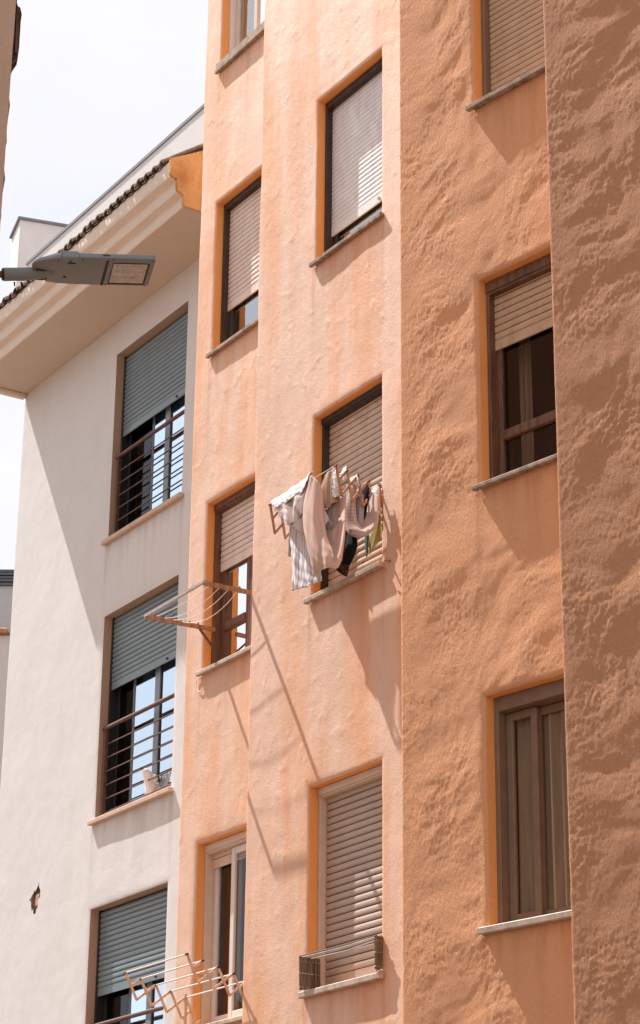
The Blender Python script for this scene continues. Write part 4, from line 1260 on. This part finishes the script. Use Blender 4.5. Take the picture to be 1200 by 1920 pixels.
cloth('vest', [[(692, 170, .20), (725, 110, .20), (764, 64, .20)], [(696, 200, .215), (735, 160, .215), (768, 110, .21)], [(705, 232, .21), (740, 200, .215), (770, 180, .21)]], 'f_white', 'white garment scrap on the second rod beside the frayed one', 'garment', 0.005, 1.6, 2.2, fine=0.003)
cloth('vest', [[(792, 186, .205), (826, 160, .205), (862, 146, .20)], [(806, 214, .215), (840, 200, .215), (876, 186, .21)], [(824, 226, .21), (850, 236, .21), (882, 250, .205)]], 'f_white', 'crumpled white scrap above the checked cloth', 'garment', 0.006, 1.4, 0.9, fine=0.004)
# checked cloth: a U of fabric
cloth('checked_cloth', [[(862, 222, .18), (848, 400, .18), (866, 560, .175), (908, 612, .165), (946, 500, .12), (978, 320, .08)],
                        [(835, 222, .20), (815, 420, .205), (830, 610, .205), (905, 660, .19), (985, 540, .14), (1015, 315, .09)],
                        [(806, 226, .20), (772, 430, .21), (790, 640, .215), (905, 700, .20), (1030, 560, .145), (1050, 330, .09)],
                        [(798, 240, .185), (760, 440, .19), (772, 660, .20), (880, 706, .19), (1040, 610, .135), (1062, 400, .08)]], 'f_check', 'pink grey checked cloth looped in a U at the right of the rack', 'cloth', 0.005, 2.5, 1.5, k=9)
cloth('marl_cloth', [[(768, 230, .16), (860, 300, .155), (922, 330, .13)], [(762, 420, .165), (858, 450, .165), (922, 480, .135)], [(790, 590, .165), (858, 620, .165), (918, 618, .14)]], 'f_grey', 'grey marled cloth behind the checked loop', 'cloth', 0.006, 2.0, 0.2)
cloth('dark_garment', [[(896, 262, .10), (930, 226, .10), (968, 200, .095)], [(905, 340, .11), (938, 310, .11), (970, 290, .10)], [(912, 480, .11), (938, 440, .11), (965, 400, .10)], [(920, 560, .10), (935, 540, .10), (950, 510, .095)]], 'f_black', 'narrow black strap seen through the checked loop', 'garment')
cloth('black_trousers', [[(742, 640, .17), (800, 650, .17), (852, 690, .16)], [(736, 770, .18), (800, 780, .19), (858, 780, .17)], [(724, 880, .18), (780, 890, .19), (836, 870, .17)], [(712, 940, .175), (750, 950, .185), (790, 962, .17)]], 'f_black', 'black garment leg hanging below the beige swag', 'garment', 0.008, 1.2, 0.0)
cloth('lace', [[(708, 926, .178), (750, 948, .188), (792, 962, .172)], [(686, 966, .18), (735, 1000, .19), (784, 1012, .175)], [(666, 990, .18), (716, 1036, .19), (768, 1064, .175)]], 'f_leopard', 'brown spotted lace hem at the bottom of the black garment', 'garment', 0.005, 2.0, 0.0, fine=0.004)
cloth('yellow_cloth', [[(1032, 500, .035), (1058, 470, .035), (1072, 400, .03)], [(1010, 620, .04), (1045, 600, .045), (1074, 560, .035)], [(972, 690, .045), (1030, 690, .05), (1092, 640, .035)], [(966, 780, .045), (1018, 770, .05), (1072, 722, .035)], [(965, 868, .04), (985, 850, .045), (1012, 800, .035)]], 'f_yellow', 'yellow green cloth hanging at the right end of the rack', 'cloth', 0.006, 1.3, 0.7)
cloth('teal_cloth', [[(932, 690, .06), (950, 690, .06), (968, 680, .055)], [(934, 790, .06), (950, 785, .065), (966, 780, .055)], [(946, 890, .06), (952, 880, .06), (958, 866, .055)]], 'f_teal', 'thin dull teal cloth edge beside the yellow green cloth', 'cloth')
cloth('pale_cloth', [[(988, 290, .05), (1020, 262, .05), (1058, 250, .045)], [(1000, 320, .06), (1030, 310, .06), (1060, 300, .05)], [(1030, 360, .055), (1050, 400, .055), (1066, 430, .05)], [(1040, 480, .05), (1060, 500, .05), (1074, 520, .045)]], 'f_white', 'pale cloth strip on the innermost rod at the right end', 'cloth', 0.004, 1.2, 0.0, fine=0.003)
# steel hook by the shuttered window
hk = MB()
h0 = at(731, 1052, 0.002)
hk.tube([h0 - N * 0.01, h0 + N * 0.045, h0 + N * 0.055 - Vector((0, 0, 0.02)), h0 + N * 0.03 - Vector((0, 0, 0.10))], [0.013, 0.007, 0.005, 0.004], 8)
tag(hk.build('wall_hook', 'wood_rack', smooth=True), 'small rusty hook on the wall right of the laundry window', 'hook')
# loop of cable below the wooden fixed rack
cbm = MB()
pts = [at(376 + 6 * math.cos(t_ * 0.5) - 2, 1288 + 11 * math.sin(t_ * 0.5) - t_ * 0.6, A_W + 0.008) for t_ in range(0, 11)]
cbm.tube(pts, 0.004, 6)
tag(cbm.build('cable', 'cord', smooth=True), 'short loop of pale cable hanging under the sill of the brown wooden window', 'cable')

# ------------------------------------------------------------------ the white dog on the sill
def skin(name, verts, edges, radii, mat, root=0, sub=2, parent=None):
    me = bpy.data.meshes.new(name)
    me.from_pydata([tuple(v) for v in verts], edges, [])
    o = bpy.data.objects.new(name, me)
    col.objects.link(o)
    md = o.modifiers.new('skin', 'SKIN')
    for i, r_ in enumerate(radii):
        sv = me.skin_vertices[0].data[i]
        sv.radius = (r_, r_) if not isinstance(r_, tuple) else r_
        sv.use_root = (i == root)
    sb = o.modifiers.new('sub', 'SUBSURF'); sb.levels = sub; sb.render_levels = sub
    md.use_smooth_shade = True
    dg = bpy.context.evaluated_depsgraph_get()
    dg.update()
    m2 = bpy.data.meshes.new_from_object(o.evaluated_get(dg))
    m2.name = name
    old = o.data
    o.modifiers.clear()
    o.data = m2
    bpy.data.meshes.remove(old)
    m2.materials.clear(); m2.materials.append(M[mat])
    if parent is not None:
        o.parent = parent
        o.matrix_parent_inverse = Matrix.Translation(-world_loc(parent))
    return o
dw = W_W - 0.112
du, dz = uz(281, 1502, dw)
dz = 6.85
D = lambda u, w, z: FB.p(du + u, dw + w, dz + z)
bv = [D(0, -.07, .10), D(0, -.03, .13), D(0, .0, .185), D(.004, .012, .235), D(.004, .03, .275), D(.012, .055, .305), D(.018, .075, .325),
      D(0, -.12, .07), D(.03, .01, .08), D(.032, .02, .012), D(-.03, .01, .08), D(-.032, .02, .012), D(.045, -.10, .05), D(.05, -.05, .018), D(-.045, -.10, .05), D(-.05, -.05, .018), D(0, -.155, .03), D(-.05, -.17, .02)]
be = [(0, 1), (1, 2), (2, 3), (3, 4), (4, 5), (5, 6), (0, 7), (1, 8), (8, 9), (1, 10), (10, 11), (7, 12), (12, 13), (7, 14), (14, 15), (7, 16), (16, 17)]
br = [x * 1.15 for x in (.062, .06, .052, .054, .048, .031, .022, .066, .026, .019, .026, .019, .036, .02, .036, .02, .018, .010)]
dog = skin('dog', bv, be, br, 'fur')
tag(dog, 'small white dog looking up from behind the railing of the middle pale window', 'dog')
for s_ in (-1, 1):
    ev = [D(s_ * .042, -.012, .270), D(s_ * .070, -.018, .240), D(s_ * .078, -.012, .185)]
    skin('ear', ev, [(0, 1), (1, 2)], [(.014, .014), (.032, .014), (.016, .010)], 'fur', parent=dog)
nb = MB()
for (u, w, z, r_) in ((.020, .094, .336, .0105),): nb.tube([D(u, w - .008, z - .006), D(u + .001, w + .002, z + .002), D(u + .002, w + .008, z + .005)], [r_ * 1.1, r_, r_ * 0.4], 10)
nb.build('nose', 'nose', dog, smooth=True)
for s_ in (-1, 1):
    eb = MB(); c0_ = D(.006 + s_ * .024, .062, .298)
    eb.tube([c0_ - N * 0.004, c0_ + N * 0.002 + Vector((0, 0, 0.003)), c0_ + N * 0.006 + Vector((0, 0, 0.004))], [.007, .006, .002], 8); eb.build('eye', 'nose', dog, smooth=True)
